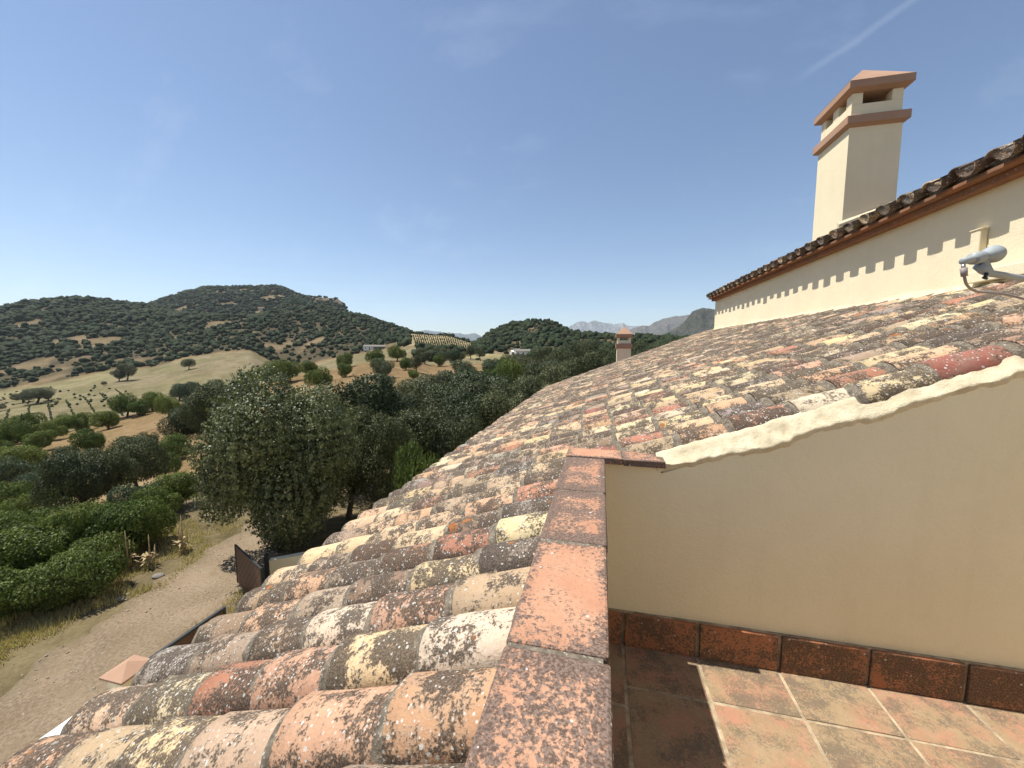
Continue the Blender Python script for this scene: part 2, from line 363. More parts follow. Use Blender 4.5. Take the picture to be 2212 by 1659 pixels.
def tile_mesh(name, seed, L=0.36, r0=0.104, r1=0.090, nseg=12, nl=3, thick=0.013, plug=True, flip=False, mats=None):
    """half-barrel; x runs UP the slope from the lower lip at 0, z is up, crown of the lower lip at z=0"""
    rnd = random.Random(seed); V = []; Fc = []; MI = []
    A = math.radians(98); sq = 0.86
    def arc(x, r, dz, jit=0.0):
        out = []
        for k in range(nseg+1):
            t = -A+2*A*k/nseg
            rr = r*(1+jit*rnd.uniform(-1, 1))
            out.append((x, rr*math.sin(t), (rr*math.cos(t)-r)*sq+dz))
        return out
    xs = [L*i/nl for i in range(nl+1)]; rows = []
    for i, x in enumerate(xs):
        f = x/L; rows.append(arc(x+(rnd.uniform(-.004, .004) if i == 0 else 0), r0+(r1-r0)*f, -0.022*f+rnd.uniform(-.0015, .0015), 0.012))
    for r in rows: V += r
    n1 = nseg+1
    for i in range(nl):
        for k in range(nseg):
            Fc.append((i*n1+k, i*n1+k+1, (i+1)*n1+k+1, (i+1)*n1+k)); MI.append(0)
    # lip thickness and inner skin
    b = len(V); V += [(x, y*(1-thick/r0), z-thick if abs(y) < r0 else z) for x, y, z in rows[0]]
    for k in range(nseg): Fc.append((k+1, k, b+k, b+k+1)); MI.append(0)
    b2 = len(V); V += [(L, y*(1-thick/r1), z-thick) for x, y, z in rows[-1]]
    for k in range(nseg): Fc.append((b+k+1, b+k, b2+k, b2+k+1)); MI.append(0)
    if plug:
        # mortar packed under the lip and smeared on to the tile below
        c0 = arc(-0.001, r0*1.0, -0.006, 0.02); c1 = arc(-0.020-0.010*rnd.random(), r0*0.985, -0.010, 0.05); c2 = arc(-0.044, r0*0.96, -0.026, 0.06)
        c1 = [(x+rnd.uniform(-.012, .006), y*rnd.uniform(0.97, 1.05), z+rnd.uniform(-.002, .005)) for x, y, z in c1]; c2 = [(x+rnd.uniform(-.014, .014), y, z-0.012) for x, y, z in c2]
        b3 = len(V); V += c0+c1+c2
        for i in range(2):
            for k in range(nseg):
                Fc.append((b3+(i+1)*n1+k, b3+(i+1)*n1+k+1, b3+i*n1+k+1, b3+i*n1+k)); MI.append(1)
    me = bpy.data.meshes.new(name); me.from_pydata(V, [], Fc); me.update()
    me.materials.append(M['tile'] if mats is None else mats[0]); me.materials.append(M['mortar'])
    me.polygons.foreach_set('material_index', MI); me.polygons.foreach_set('use_smooth', [True]*len(Fc))
    return me

def roof_frame(a, b, z, yaw=0.0, roll=0.0, pitch=0.0):
    """matrix putting a tile's lower-lip crown at (a,b,z), its x axis up the slope"""
    ang = math.atan(S)+pitch
    return Matrix.Translation((a, b, z)) @ Matrix.Rotation(yaw, 4, 'Z') @ Matrix.Rotation(-ang, 4, 'Y') @ Matrix.Rotation(roll, 4, 'X')

# lower roof: bed of mortar and channels under the barrel tiles
bed = MB()
rb = random.Random(3)
for i in range(-5, 62):
    b = 0.315+ROW*i+ROW/2
    if b+ROW/2 > ROOF_END+0.1: break
    a1 = -0.14 if b < BW+0.05 else AU+0.02
    prof = [(-ROW/2, -0.085), (-ROW/4, -0.128), (0, -0.14), (ROW/4, -0.128), (ROW/2, -0.085)]
    for k in range(4):
        (y0, d0), (y1, d1) = prof[k], prof[k+1]
        aa0 = EAVE+0.03
        if a1 > 0 and b+y1 < BW+0.06: continue
        if a1 > 0 and b+y0 < BW+0.06: y0 = BW+0.06-b
        bed.add([(aa0, b+y0, crown_z(aa0)+d0), (a1, b+y0, crown_z(a1)+d0), (a1, b+y1, crown_z(a1)+d1), (aa0, b+y1, crown_z(aa0)+d1)], [(0, 1, 2, 3)])
# roof slab under the bed
def slab(mb, a0, a1, b0, b1, d0, d1):
    mb.hexa([(a0, b0, crown_z(a0)-d1), (a1, b0, crown_z(a1)-d1), (a1, b1, crown_z(a1)-d1), (a0, b1, crown_z(a0)-d1),
             (a0, b0, crown_z(a0)-d0), (a1, b0, crown_z(a1)-d0), (a1, b1, crown_z(a1)-d0), (a0, b1, crown_z(a0)-d0)])
slab(bed, EAVE+0.08, -0.16, -0.9, BW+0.1, 0.15, 0.24); slab(bed, EAVE+0.08, AU+0.05, BW+0.1, ROOF_END-0.02, 0.15, 0.24)
lower_roof = P(bed, 'lower_roof', M['mortar'])

TM = [tile_mesh('roof_tile', s) for s in range(5)]
TMN = [tile_mesh('eave_end_tile', 20+s) for s in range(3)]
rt = random.Random(21); cand = []
for i in range(-5, 62):
    b = 0.315+ROW*i
    if b > ROOF_END-0.06: break
    ph = rt.uniform(-0.02, 0.02); a = EAVE+ph*1.2; yj = rt.uniform(-0.005, 0.005); j = 0
    amax = -0.19 if b < BW-0.03 else AU-0.05
    if -0.03 < b-BW < 0.03: amax = -0.19
    while a < amax:
        dz = rt.uniform(-0.004, 0.006)
        bb = b+yj+rt.uniform(-0.009, 0.009)+0.022*math.sin(a*1.7+b*0.8)+0.012*(a+0.5)*0
        L = 0.36
        if a+L > AU: L = AU-a+0.03
        if amax < 0: L = min(L, (-0.05-a)/CS)
        cand.append((a, bb, crown_z(a)+dz, rt.uniform(-0.035, 0.035), rt.uniform(-0.07, 0.07), L/0.36, j))
        j += 1; a = EAVE+ph*0.9+EXPO*j+rt.uniform(-0.014, 0.014)+0.02*math.sin(b*1.3+j*0.7)
def near_key(c): return c[0]**2+c[1]**2+c[2]**2
def in_view(c):
    a, b, z = c[0]+0.12, c[1], c[2]
    r_ = a*math.cos(YAW)+b*math.sin(YAW); f0 = -a*math.sin(YAW)+b*math.cos(YAW)
    zc = f0*math.cos(PITCH)-z*math.sin(PITCH)
    return zc > 0.1 and abs(r_/zc) < 1.5 and (z*math.cos(PITCH)+f0*math.sin(PITCH))/zc > -1.2
cand.sort(key=lambda c: (not in_view(c), near_key(c)))
rc = random.Random(5)
for n, c in enumerate(cand[:300]):
    a, b, z, yaw, roll, sx, j = c
    o = inst('roof_tile', TM[rc.randrange(5)], lower_roof, roof_frame(a, b, z, yaw, roll) @ Matrix.Diagonal((sx, 1, 1, 1)))
    o.color = pick(rc)
# the rest, joined
V = []; Fc = []; MI = []; CC = []
lowm = [tile_mesh('low', 40+s, nseg=7, nl=1) for s in range(3)]
lowd = [([v.co.copy() for v in m_.vertices], [tuple(p_.vertices) for p_ in m_.polygons], [p_.material_index for p_ in m_.polygons]) for m_ in lowm]
for m_ in lowm: bpy.data.meshes.remove(m_)
for c in cand[300:]:
    a, b, z, yaw, roll, sx, j = c
    mt = roof_frame(a, b, z, yaw, roll) @ Matrix.Diagonal((sx, 1, 1, 1)); vs, fs, ms = lowd[rc.randrange(3)]
    col = pick(rc, 0.35, 0.95); mc = (0.50, 0.375, 0.25); col = tuple(0.72*x+0.28*y for x, y in zip(col[:3], mc))+(col[3],); n0 = len(V)
    V += [tuple(mt @ v) for v in vs]; Fc += [tuple(q+n0 for q in f_) for f_ in fs]; MI += ms; CC += [col]*len(fs)
far_tiles = mesh_obj('far_roof_tiles', V, Fc, [M['tile_far'], M['mortar']], lower_roof, True, MI, {'tilecol': ('FACE', 'FLOAT_COLOR', np.array(CC))})
far_tiles['kind'] = 'stuff'
print('tiles', len(cand))

# rough plaster flashing where the terrace wall runs up to the roof's cut edge
na = 220; prof_n = 8; V = []; Fc = []
for i in range(na+1):
    a = 0.29+(AU-0.29)*i/na; line = crown_z(a)-0.055
    saw = ((a-0.08) % 0.40)/0.40; wob = 0.018*(fbm(a*7.0, 0.3, 5, 4)-0.5)*2; low = 0.048+0.022*(fbm(a*5.6, 7.7, 9, 5)-0.5)*2+0.018*saw**2
    step = 0.016*(fbm(a*6.0, 3.3, 19, 3)-0.5)*2-0.014*saw
    low += 0.035; tp_ = min(1, (a-0.29)/0.25); low *= 0.55+0.45*tp_
    pts = [(BW+0.006, line-low-0.03), (BW-0.004, line-low-0.012), (BW-0.012+wob*0.2, line-low+0.006), (BW-0.008+wob*0.4, line-low*0.82+step*0.3), (BW+0.012+wob*0.5, line-low*0.58+step*0.6),
           (BW+0.032+wob*0.4, line-low*0.34+step), (BW+0.052, line-low*0.12+step*0.6), (BW+0.075, line+0.012), (BW+0.13, line-0.02)]
    for k, (b, z) in enumerate(pts):
        V.append((a, b+0.012*(fbm(a*38, k*2.1, 3, 4)-0.5)*2*(0 < k < 8), z+0.012*(fbm(a*34, k*1.6+5, 4, 4)-0.5)*2))
for i in range(na):
    for k in range(8): Fc.append((i*9+k, (i+1)*9+k, (i+1)*9+k+1, i*9+k+1))
fl = mesh_obj('plaster_flashing', V, Fc, M['flash'], house, True); part(fl)
sd = fl.modifiers.new('sub', 'SUBSURF'); sd.levels = 1; sd.render_levels = 1

# terrace walls
w = MB()
A_END = 3.12
# wall below the roof cut: top follows the roof slope
w.hexa([(-0.15, BW, FLOOR-0.05), (AU, BW, FLOOR-0.05), (AU, BW+0.16, FLOOR-0.05), (-0.15, BW+0.16, FLOOR-0.05),
        (-0.15, BW, crown_z(0.23)-0.10), (0.23, BW, crown_z(0.23)-0.10), (0.23, BW+0.16, crown_z(0.23)-0.10), (-0.15, BW+0.16, crown_z(0.23)-0.10)][:0] or
       [(0.23, BW, FLOOR-0.05), (AU, BW, FLOOR-0.05), (AU, BW+0.16, FLOOR-0.05), (0.23, BW+0.16, FLOOR-0.05),
        (0.23, BW, crown_z(0.23)-0.145), (AU, BW, crown_z(AU)-0.145), (AU, BW+0.16, crown_z(AU)-0.145), (0.23, BW+0.16, crown_z(0.23)-0.145)])
w.box(-0.15, 0.31, BW-0.001, BW+0.16, FLOOR-0.05, -0.606)
P(w, 'terrace_wall', M['wall'])
pw_ = MB(); pw_.box(-0.15, 0.0, -1.9, BW-0.002, FLOOR-0.05, -0.602); parapet = P(pw_, 'parapet', M['wall'])
# coping tiles
rc2 = random.Random(9)
def slab_tile(name, a0, a1, b0, b1, z0, z1, mat, parent, col, jit=0.0, bevel=0.004, axis=None):
    me = MB(); ca, cb, cz = (a0+a1)/2, (b0+b1)/2, (z0+z1)/2
    j = lambda: rc2.uniform(-jit, jit)
    me.hexa([(a0-ca+j(), b0-cb+j(), z0-cz), (a1-ca+j(), b0-cb+j(), z0-cz), (a1-ca+j(), b1-cb+j(), z0-cz), (a0-ca+j(), b1-cb+j(), z0-cz),
             (a0-ca+j(), b0-cb+j(), z1-cz+j()*.4), (a1-ca+j(), b0-cb+j(), z1-cz+j()*.4), (a1-ca+j(), b1-cb+j(), z1-cz+j()*.4), (a0-ca+j(), b1-cb+j(), z1-cz+j()*.4)])
    o = me.build(name, mat, parent, bevel=bevel); o.location = (ca, cb, cz); o.color = col; return o
joints = [-1.45, -1.02, -0.60, -0.17, 0.255, 0.675, 1.092, 1.51, 1.99]
alph = [0.5, 0.5, 0.45, 0.55, 0.75, 0.45, 0.30, 0.95]
for k in range(len(joints)-1):
    slab_tile('coping_tile', -0.172, 0.028, joints[k]+0.006, joints[k+1]-0.006, -0.600, -0.568+rc2.uniform(-.002, .002), M['coping'], parapet, (1, 1, 1, alph[k] if k != 6 else 0.95), 0.003, 0.007)
slab_tile('coping_tile', -0.172, 0.116, 1.996, 2.17, -0.600, -0.566, M['coping'], parapet, (1, 1, 1, 0.35), 0.003)
slab_tile('coping_tile', 0.122, 0.325, 2.0, 2.17, -0.605, -0.569, M['coping'], parapet, (1, 1, 1, 0.75), 0.003)
cm = MB(); cm.box(-0.166, 0.015, -1.6, 1.94, -0.599, -0.5725); cm.box(-0.165, 0.305, 2.01, 2.165, -0.599, -0.573); cm.build('coping_mortar', M['mortar'], parapet)

# terrace floor of square clay tiles, skirting of half tiles
fb = MB(); fb.box(-0.02, A_END, -1.9, BW, FLOOR-0.16, FLOOR-0.003)
tf = P(fb, 'terrace_floor', M['grout'])
TS = 0.372
cols = [(0.0, 0.138)]+[(0.152+TS*k, 0.152+TS*(k+1)-0.014) for k in range(8)]
for ci, (a0, a1) in enumerate(cols):
    b1 = BW-0.022
    rows_ = [1.658, 1.29, 0.92, 0.55, 0.18, -0.19, -0.56, -0.93] if ci == 0 else [1.763, 1.391, 1.019, 0.647, 0.275, -0.097, -0.469, -0.841]
    top = b1
    for rb_ in rows_:
        if a0 < 3.05:
            slab_tile('floor_tile', a0, a1, rb_+0.007, top-0.0, FLOOR-0.02, FLOOR+rc2.uniform(-.002, .002), M['floor'], tf, (1, 1, 1, rc2.uniform(0.2, 0.95)), 0.002, 0.003)
        top = rb_-0.007
sk = MB(); sk.box(-0.0, A_END, BW-0.014, BW, FLOOR, -1.415); skirt = P(sk, 'skirting', M['grout'])
for a0, a1 in [(0.003, 0.138)]+[(0.152+TS*k, 0.152+TS*(k+1)-0.016) for k in range(8)]:
    slab_tile('skirting_tile', a0, a1, BW-0.030, BW-0.012, FLOOR+0.002, -1.418, M['skirt'], skirt, (1, 1, 1, rc2.uniform(0.2, 0.6) if a0 < 1.6 else 0.75), 0.002, 0.004)
# walls of the storeys below, and the terrace's far side
hw = MB()
hw.box(-1.42, AU-0.002, BW+0.17, ROOF_END-0.25, GZ-0.6, -1.46)
hw.box(-1.42, AU-0.002, -4.5, BW+0.168, GZ-0.6, FLOOR-0.17)
P(hw, 'lower_wall', M['wall'])
kw = MB(); kw.box(-0.15, A_END, -2.15, -1.9, FLOOR-0.05, -0.2); P(kw, 'rear_wall', M['wall'])
ef = MB()
ef.box(EAVE+0.09, EAVE+0.36, -0.9, ROOF_END-0.1, crown_z(EAVE)-0.27, crown_z(EAVE)-0.15); P(ef, 'eave_board', M['soffit'])

# upper block: wall facing the valley, tile-ended eave over it
UE = 2.88; UZ = 1.517; B_END = 12.05; B_NEAR = -1.9; USP = 0.305
def uz(a): return UZ+S*(a-UE)
uw = MB(); uw.box(AU, AU+3.4, B_NEAR, B_END, GZ-0.6, 1.30); uw.add([(AU, B_END, 1.30), (AU+3.4, B_END, 1.30), (AU+3.4, B_END, uz(AU+3.4)-0.15), (AU, B_END, 1.38)], [(0, 1, 2, 3)])
P(uw, 'upper_wall', M['wall'])
ub = MB()
ub.hexa([(UE+0.1, B_NEAR-0.2, uz(UE+0.1)-0.150), (UE+4.2, B_NEAR-0.2, uz(UE+4.2)-0.15), (UE+4.2, B_END+0.18, uz(UE+4.2)-0.15), (UE+0.1, B_END+0.18, uz(UE+0.1)-0.15),
         (UE+0.1, B_NEAR-0.2, uz(UE+0.1)-0.105), (UE+4.2, B_NEAR-0.2, uz(UE+4.2)-0.105), (UE+4.2, B_END+0.18, uz(UE+4.2)-0.105), (UE+0.1, B_END+0.18, uz(UE+0.1)-0.105)])
upper_roof = P(ub, 'upper_roof', M['mortar'])
ETM = [tile_mesh('eave_tile', 60+s, L=0.42, r0=0.098, r1=0.085, plug=False) for s in range(4)]
CHM = [tile_mesh('channel_tile', 70+s, L=0.42, r0=0.088, r1=0.088, plug=False) for s in range(3)]
nu = int((B_END+0.12-B_NEAR)/USP)
V = []; Fc = []; MI = []; CC = []
for k in range(nu+2):
    b = 3.874-USP*19+USP*k
    if b > B_END+0.16: break
    a = UE+rc.uniform(-0.012, 0.015)
    o = inst('eave_tile', ETM[rc.randrange(4)], upper_roof, roof_frame(a, b, uz(a)+rc.uniform(-.004, .006), rc.uniform(-.03, .03), rc.uniform(-.05, .05))); o.color = pick(rc, 0.5, 1.0)
    a2 = UE-0.012+rc.uniform(-0.012, 0.012); b2 = b+USP/2
    if b2 < B_END+0.12:
        o = inst('channel_tile', CHM[rc.randrange(3)], upper_roof, roof_frame(a2, b2, uz(a2)-0.135, rc.uniform(-.02, .02), math.pi)); o.color = pick(rc, 0.7, 1.0)
    a += 0.3
    while a < UE+4.0:
        mt = roof_frame(a, b+rc.uniform(-.006, .006), uz(a)+0.01, rc.uniform(-.02, .02)); vs, fs, ms = lowd[rc.randrange(3)]; col = pick(rc); n0 = len(V)
        V += [tuple(mt @ v) for v in vs]; Fc += [tuple(q+n0 for q in f_) for f_ in fs]; MI += ms; CC += [col]*len(fs); a += 0.29
mesh_obj('far_roof_tiles', V, Fc, [M['tile_far'], M['mortar']], upper_roof, True, MI, {'tilecol': ('FACE', 'FLOAT_COLOR', np.array(CC))})['kind'] = 'stuff'
# eave courses under the tiles: a row of thin boards, then a clay course against the wall
eb = MB(); eb.box(3.02, AU-0.004, B_NEAR, B_END+0.02, 1.300, 1.352); cornice = P(eb, 'cornice', M['soffit'])
b = B_NEAR
while b < B_END:
    b1 = min(b+0.30, B_END+0.06)
    o = slab_tile('soffit_tile', UE+0.045, AU+0.02, b+0.002, b1-0.002, 1.356, 1.386, M['soffit'], upper_roof, (1, 1, 1, rc.uniform(0.2, 0.9)), 0.0015, 0.003)
    o2 = slab_tile('cornice_tile', 3.005, AU-0.002, b+0.15, min(b1+0.15, B_END+0.04)-0.003, 1.297, 1.3545, M['soffit'], cornice, (1, 1, 1, rc.uniform(0.2, 0.9)), 0.0015, 0.003)
    b = b1
# ragged plaster fillet where the lower roof meets the upper wall
na = 150; V = []; Fc = []
for i in range(na+1):
    b = BW+0.05+(B_END-BW-0.05)*i/na; zt = crown_z(AU)-0.03+0.07*(fbm(b*5, 1.0, 31, 3)-0.5)
    pts = [(AU-0.16, crown_z(AU-0.16)-0.05), (AU-0.07, crown_z(AU)-0.06+0.025*(fbm(b*9, 3.0, 8, 3)-0.5)*2), (AU-0.015, zt), (AU+0.002, zt+0.04)]
    V += [(a, b, z) for a, z in pts]
for i in range(na):
    for k in range(3): Fc.append((i*4+k, i*4+k+1, (i+1)*4+k+1, (i+1)*4+k))
part(mesh_obj('wall_fillet', V, Fc, M['flash'], house, True))

# plaster-covered duct on the upper wall
dz = 1
rq = lambda x: ray(x, 545).y/ray(x, 545).x
PD = AU*(1-rq(2131)/rq(2113)); AD = AU-PD; print('duct', PD)
p1 = ray(2092.6, 545)*(1/ray(2092.6, 545).x)*AD; p2 = ray(2113, 545)*(1/ray(2113, 545).x)*AD
zt = (ray(2113, 497)*(1/ray(2113, 497).x)*AD).z
AL = AD-0.03; zl = (ray(2106, 586)*(1/ray(2106, 586).x)*AL).z; zb = (ray(2103, 611)*(1/ray(2103, 611).x)*AL).z
bl = (ray(2091, 600)*(1/ray(2091, 600).x)*AL).y
du = MB(); du.box(AD, AU-0.003, p2.y, p1.y, zl-0.02, zt); du.box(AL, AU-0.003, 1.3, bl, zb, zl)
du.box(AD-0.008, AU-0.003, p2.y-0.008, p1.y+0.008, zt, zt+0.012)
du.box(AU-0.03, AU-0.004, 1.3, bl-0.12, crown_z(AU)-0.12, zb-0.001)
P(du, 'wall_duct', M['wall'], bevel=0.006)

# chimneys
def chimney(x0, x1, y0, y1, zbase, ztop, s=1.0, name='chimney', vents_y=2, label=None, zfl=None, z=None, apex=0.30, ap=None):
    zsh, zb0, zb1, zs0, zs1 = z
    m_ = MB(); m_.box(x0, x1, y0, y1, zbase, zb0); c = P(m_, name, M['wall'])
    if label: c['label'] = label
    o = 0.060*s
    b_ = MB(); b_.hexa([(x0-0.0, y0-0.0, zb0), (x1, y0, zb0), (x1, y1, zb0), (x0, y1, zb0), (x0-o, y0-o, zb0+0.03*s), (x1+o, y0-o, zb0+0.03*s), (x1+o, y1+o, zb0+0.03*s), (x0-o, y1+o, zb0+0.03*s)])
    b_.box(x0-o, x1+o, y0-o, y1+o, zb0+0.03*s, zb1); b_.build('chimney_band', M['pinkcap'], c, bevel=0.008*s)
    # vented head: four corner piers, mullions, sill wall
    h = MB(); t = 0.115*s; zsill = zs0-0.150*s; wx = (x1-x0); wy = (y1-y0)
    h.box(x0+.012, x1-.012, y0+.012, y0+t, zb1, zsill); h.box(x0+.012, x1-.012, y1-t, y1-.012, zb1, zsill)
    h.box(x0+.012, x0+t, y0+t, y1-t, zb1, zsill); h.box(x1-t, x1-.012, y0+t, y1-t, zb1, zsill)
    pc = 0.145*s
    for (ax0, ax1) in ((x0+.012, x0+pc), (x1-pc, x1-.012)):
        for (by0, by1) in ((y0+.012, y0+pc), (y1-pc, y1-.012)): h.box(ax0, ax1, by0, by1, zsill, zs0)
    if vents_y == 2:
        ym = (y0+y1)/2
        for (ax0, ax1) in ((x0+.012, x0+t), (x1-t, x1-.012)): h.box(ax0, ax1, ym-0.075*s, ym+0.075*s, zsill, zs0)
    h.build('chimney_head', M['wall'], c, bevel=0.005*s)
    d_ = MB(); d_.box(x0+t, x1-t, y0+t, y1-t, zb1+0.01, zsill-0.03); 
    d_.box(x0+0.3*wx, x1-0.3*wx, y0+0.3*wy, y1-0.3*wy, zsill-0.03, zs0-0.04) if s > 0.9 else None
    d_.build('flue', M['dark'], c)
    k = MB(); o2 = 0.068*s
    k.hexa([(x0, y0, zs0), (x1, y0, zs0), (x1, y1, zs0), (x0, y1, zs0), (x0-o2, y0-o2, zs0+0.035*s), (x1+o2, y0-o2, zs0+0.035*s), (x1+o2, y1+o2, zs0+0.035*s), (x0-o2, y1+o2, zs0+0.035*s)])
    k.box(x0-o2, x1+o2, y0-o2, y1+o2, zs0+0.035*s, zs1)
    cx, cy = (x0+x1)/2, (y0+y1)/2
    k.add([(x0-o2, y0-o2, zs1), (x1+o2, y0-o2, zs1), (x1+o2, y1+o2, zs1), (x0-o2, y1+o2, zs1), (cx, cy, zs1+apex)], [(0, 1, 4), (1, 2, 4), (2, 3, 4), (3, 0, 4)])
    k.build('chimney_cap', M['pinkcap'], c, bevel=0.006*s)
    return c
big = chimney(3.40, 4.04, 6.80, 7.62, 1.35, 0, 1.0, label='tall cream chimney with a double-stepped terracotta cap on the upper roof', z=(0, 3.14, 3.285, 3.61, 3.745), apex=(ray(1871.7, 150)*(7.21/ray(1871.7, 150).y)).z-3.745)
cf = MB(); cf.hexa([(3.34, 6.74, uz(3.34)-0.1), (4.12, 6.74, uz(4.12)-0.1), (4.12, 6.80, uz(4.12)-0.1), (3.34, 6.80, uz(3.34)-0.1),
                    (3.34, 6.75, uz(3.34)+0.10), (4.12, 6.75, uz(4.12)+0.10), (4.12, 6.799, uz(4.12)+0.14), (3.34, 6.799, uz(3.34)+0.14)])
cf.build('chimney_flashing', M['flash'], big)
# low wing beyond the lower roof, carrying the small chimney
wg = MB(); wg.box(-0.6, AU+1.0, ROOF_END+1.6, 20.5, GZ-0.6, -1.5); P(wg, 'rear_wing_wall', M['wall'])
wr = MB(); wr.hexa([(-1.0, ROOF_END+1.3, -1.60), (AU+1.4, ROOF_END+1.3, -1.60), (AU+1.4, 20.9, -1.60), (-1.0, 20.9, -1.60), (-1.0, ROOF_END+1.3, -1.5), (AU+1.4, ROOF_END+1.3, -1.1), (AU+1.4, 20.9, -1.1), (-1.0, 20.9, -1.5)])
P(wr, 'rear_wing_roof', M['soffit'])
f18 = lambda x, y: ray(x, y)*(18.0/ray(x, y).y)
q0, q1 = f18(1332.5, 760), f18(1363, 760)
zz = [f18(1348, y).z for y in (753, 742, 729.5, 721.5, 709)]
chimney(q0.x, q1.x, 18.0, 18.0+(q1.x-q0.x), -1.6, 0, 0.78, vents_y=1, label='small cream chimney with pointed terracotta cap beyond the lower roof', z=(0, zz[0], zz[1], zz[2], zz[3]), apex=zz[4]-zz[3]+0.10)

# ------------------------------------------------------------------ terrain: one heightfield in polar cells around the house
def I(xs, ys): return lambda x: np.interp(x, xs, ys)
def elev(xn, y):
    """tangent of the elevation angle of photo row y along the azimuth whose horizon column is xn"""
    xn = np.asarray(xn, float); y = np.asarray(y, float)
    v = (y-829.5)/F_PX; f = math.cos(PITCH)-v*math.sin(PITCH); u = (xn-1106)/F_PX*f/1.0045
    return -(v*math.cos(PITCH)+math.sin(PITCH))/np.sqrt(u*u+f*f)
crest_y = I([-900, -200, 0, 118, 190, 245, 312, 379, 435, 485, 556, 641, 717, 801, 885, 932, 1000, 1100, 1240, 1400, 1545, 3000],
            [1010, 985, 955, 940, 919, 904, 888, 868, 860, 848, 832, 812, 798, 782, 776, 790, 785, 780, 772, 765, 760, 760])
crest_r = I([-900, 0, 240, 640, 885, 1100, 1545, 3000], [110, 118, 130, 135, 150, 150, 120, 110])
fieldn_y = I([-900, 0, 250, 450, 600, 800, 900, 1000, 1100, 1240, 1400, 3000], [1010, 938, 905, 868, 838, 790, 782, 778, 774, 768, 760, 758])
fieldf_y = I([-900, -200, 0, 100, 200, 250, 330, 400, 470, 540, 600, 640, 717, 800, 885, 932, 1000, 1100, 1240, 1400, 1545, 3000],
             [890, 870, 845, 830, 810, 800, 795, 775, 764, 757, 790, 797, 778, 762, 748, 752, 757, 762, 756, 750, 748, 748])
foot_r = I([-900, 0, 300, 550, 800, 892, 1010, 1240, 3000], [640, 640, 600, 560, 480, 330, 360, 330, 300])
ridge_y = I([-900, -200, 0, 84, 190, 236, 295, 337, 379, 464, 548, 632, 695, 801, 870, 886, 896, 972, 1010, 1030, 1066, 1101, 1153, 1198, 1226, 1310, 1400, 1545, 3000],
            [700, 682, 667, 650, 643, 648, 656, 662, 674, 684, 681, 665, 662, 688, 710, 719, 720, 725, 738, 741, 716, 700, 693, 699, 714, 726, 730, 733, 735])
ridge_r = I([-900, 0, 300, 400, 460, 695, 870, 892, 1010, 1060, 1150, 1240, 1400, 3000], [1300, 1300, 1250, 1050, 950, 900, 780, 620, 620, 640, 640, 560, 500, 450])
peak_y = I([-900, 200, 300, 337, 367, 422, 464, 548, 611, 653, 674, 734, 746, 759, 801, 814, 843, 885, 905, 1000, 3000],
           [745, 720, 680, 658, 643, 625, 615, 616, 617, 637, 642, 643, 655, 677, 684, 692, 703, 715, 740, 752, 752])
NL = 400
def profile(xn):
    xn = float(xn); cr = float(crest_r(xn)); fr = float(foot_r(xn)); rr = float(ridge_r(xn))
    e = lambda y: float(elev(xn, y)); cy = float(crest_y(xn)); ry = float(ridge_y(xn)); fy = float(fieldf_y(xn))
    zc = cr*e(cy)
    near = -7.7
    R = [1.0, 24.0, cr*0.38, cr*0.7, cr, cr*1.12]
    Z = [near, near, near+(zc-near)*0.36-0.9, near+(zc-near)*0.70-1.0, zc, zc-1.6]
    rn = 300.0 if xn < 800 else 250.0
    rn = min(rn, fr*0.8)
    R += [rn, fr]; Z += [rn*e(float(fieldn_y(xn))), fr*e(fy)]
    rm = (fr+rr)/2; R += [fr+(rr-fr)*0.5, rr]; Z += [(rm)*e(fy+(ry-fy)*0.55), rr*e(ry)]
    rp = 1900.0
    py = float(peak_y(xn))
    R += [rr*1.22]; Z += [rr*1.22*e(max(ry+14, min(748, ry+14)))]
    R += [rp]; Z += [rp*e(py)]
    R += [2400, 3300, 20000]; Z += [2400*e(754), -150.0, -330.0]
    return R, Z
PHI_IN = np.arange(-72, 72.01, 0.36); PHI = np.concatenate([np.arange(-180, -72.5, 6.0), PHI_IN, np.arange(78, 181, 6.0)])
RR = np.exp(np.concatenate([np.linspace(math.log(2.5), math.log(8), 8, endpoint=False), np.linspace(math.log(8), math.log(2600), 225, endpoint=False), np.linspace(math.log(2600), math.log(20000), 14)]))
def xnom(phi): return 1106+F_PX*np.tan(np.radians(np.clip(phi, -66, 66)))
ZG = np.zeros((len(PHI), len(RR)))
for i, ph in enumerate(PHI):
    R, Z = profile(xnom(ph)); ZG[i] = np.interp(np.log(RR), np.log(R), Z)
# soften kinks along r a little, then add relief
for it in range(2):
    Zs = ZG.copy(); Zs[:, 1:-1] = 0.25*ZG[:, :-2]+0.5*ZG[:, 1:-1]+0.25*ZG[:, 2:]; ZG = Zs
PG, RG = np.meshgrid(np.radians(PHI), RR, indexing='ij')
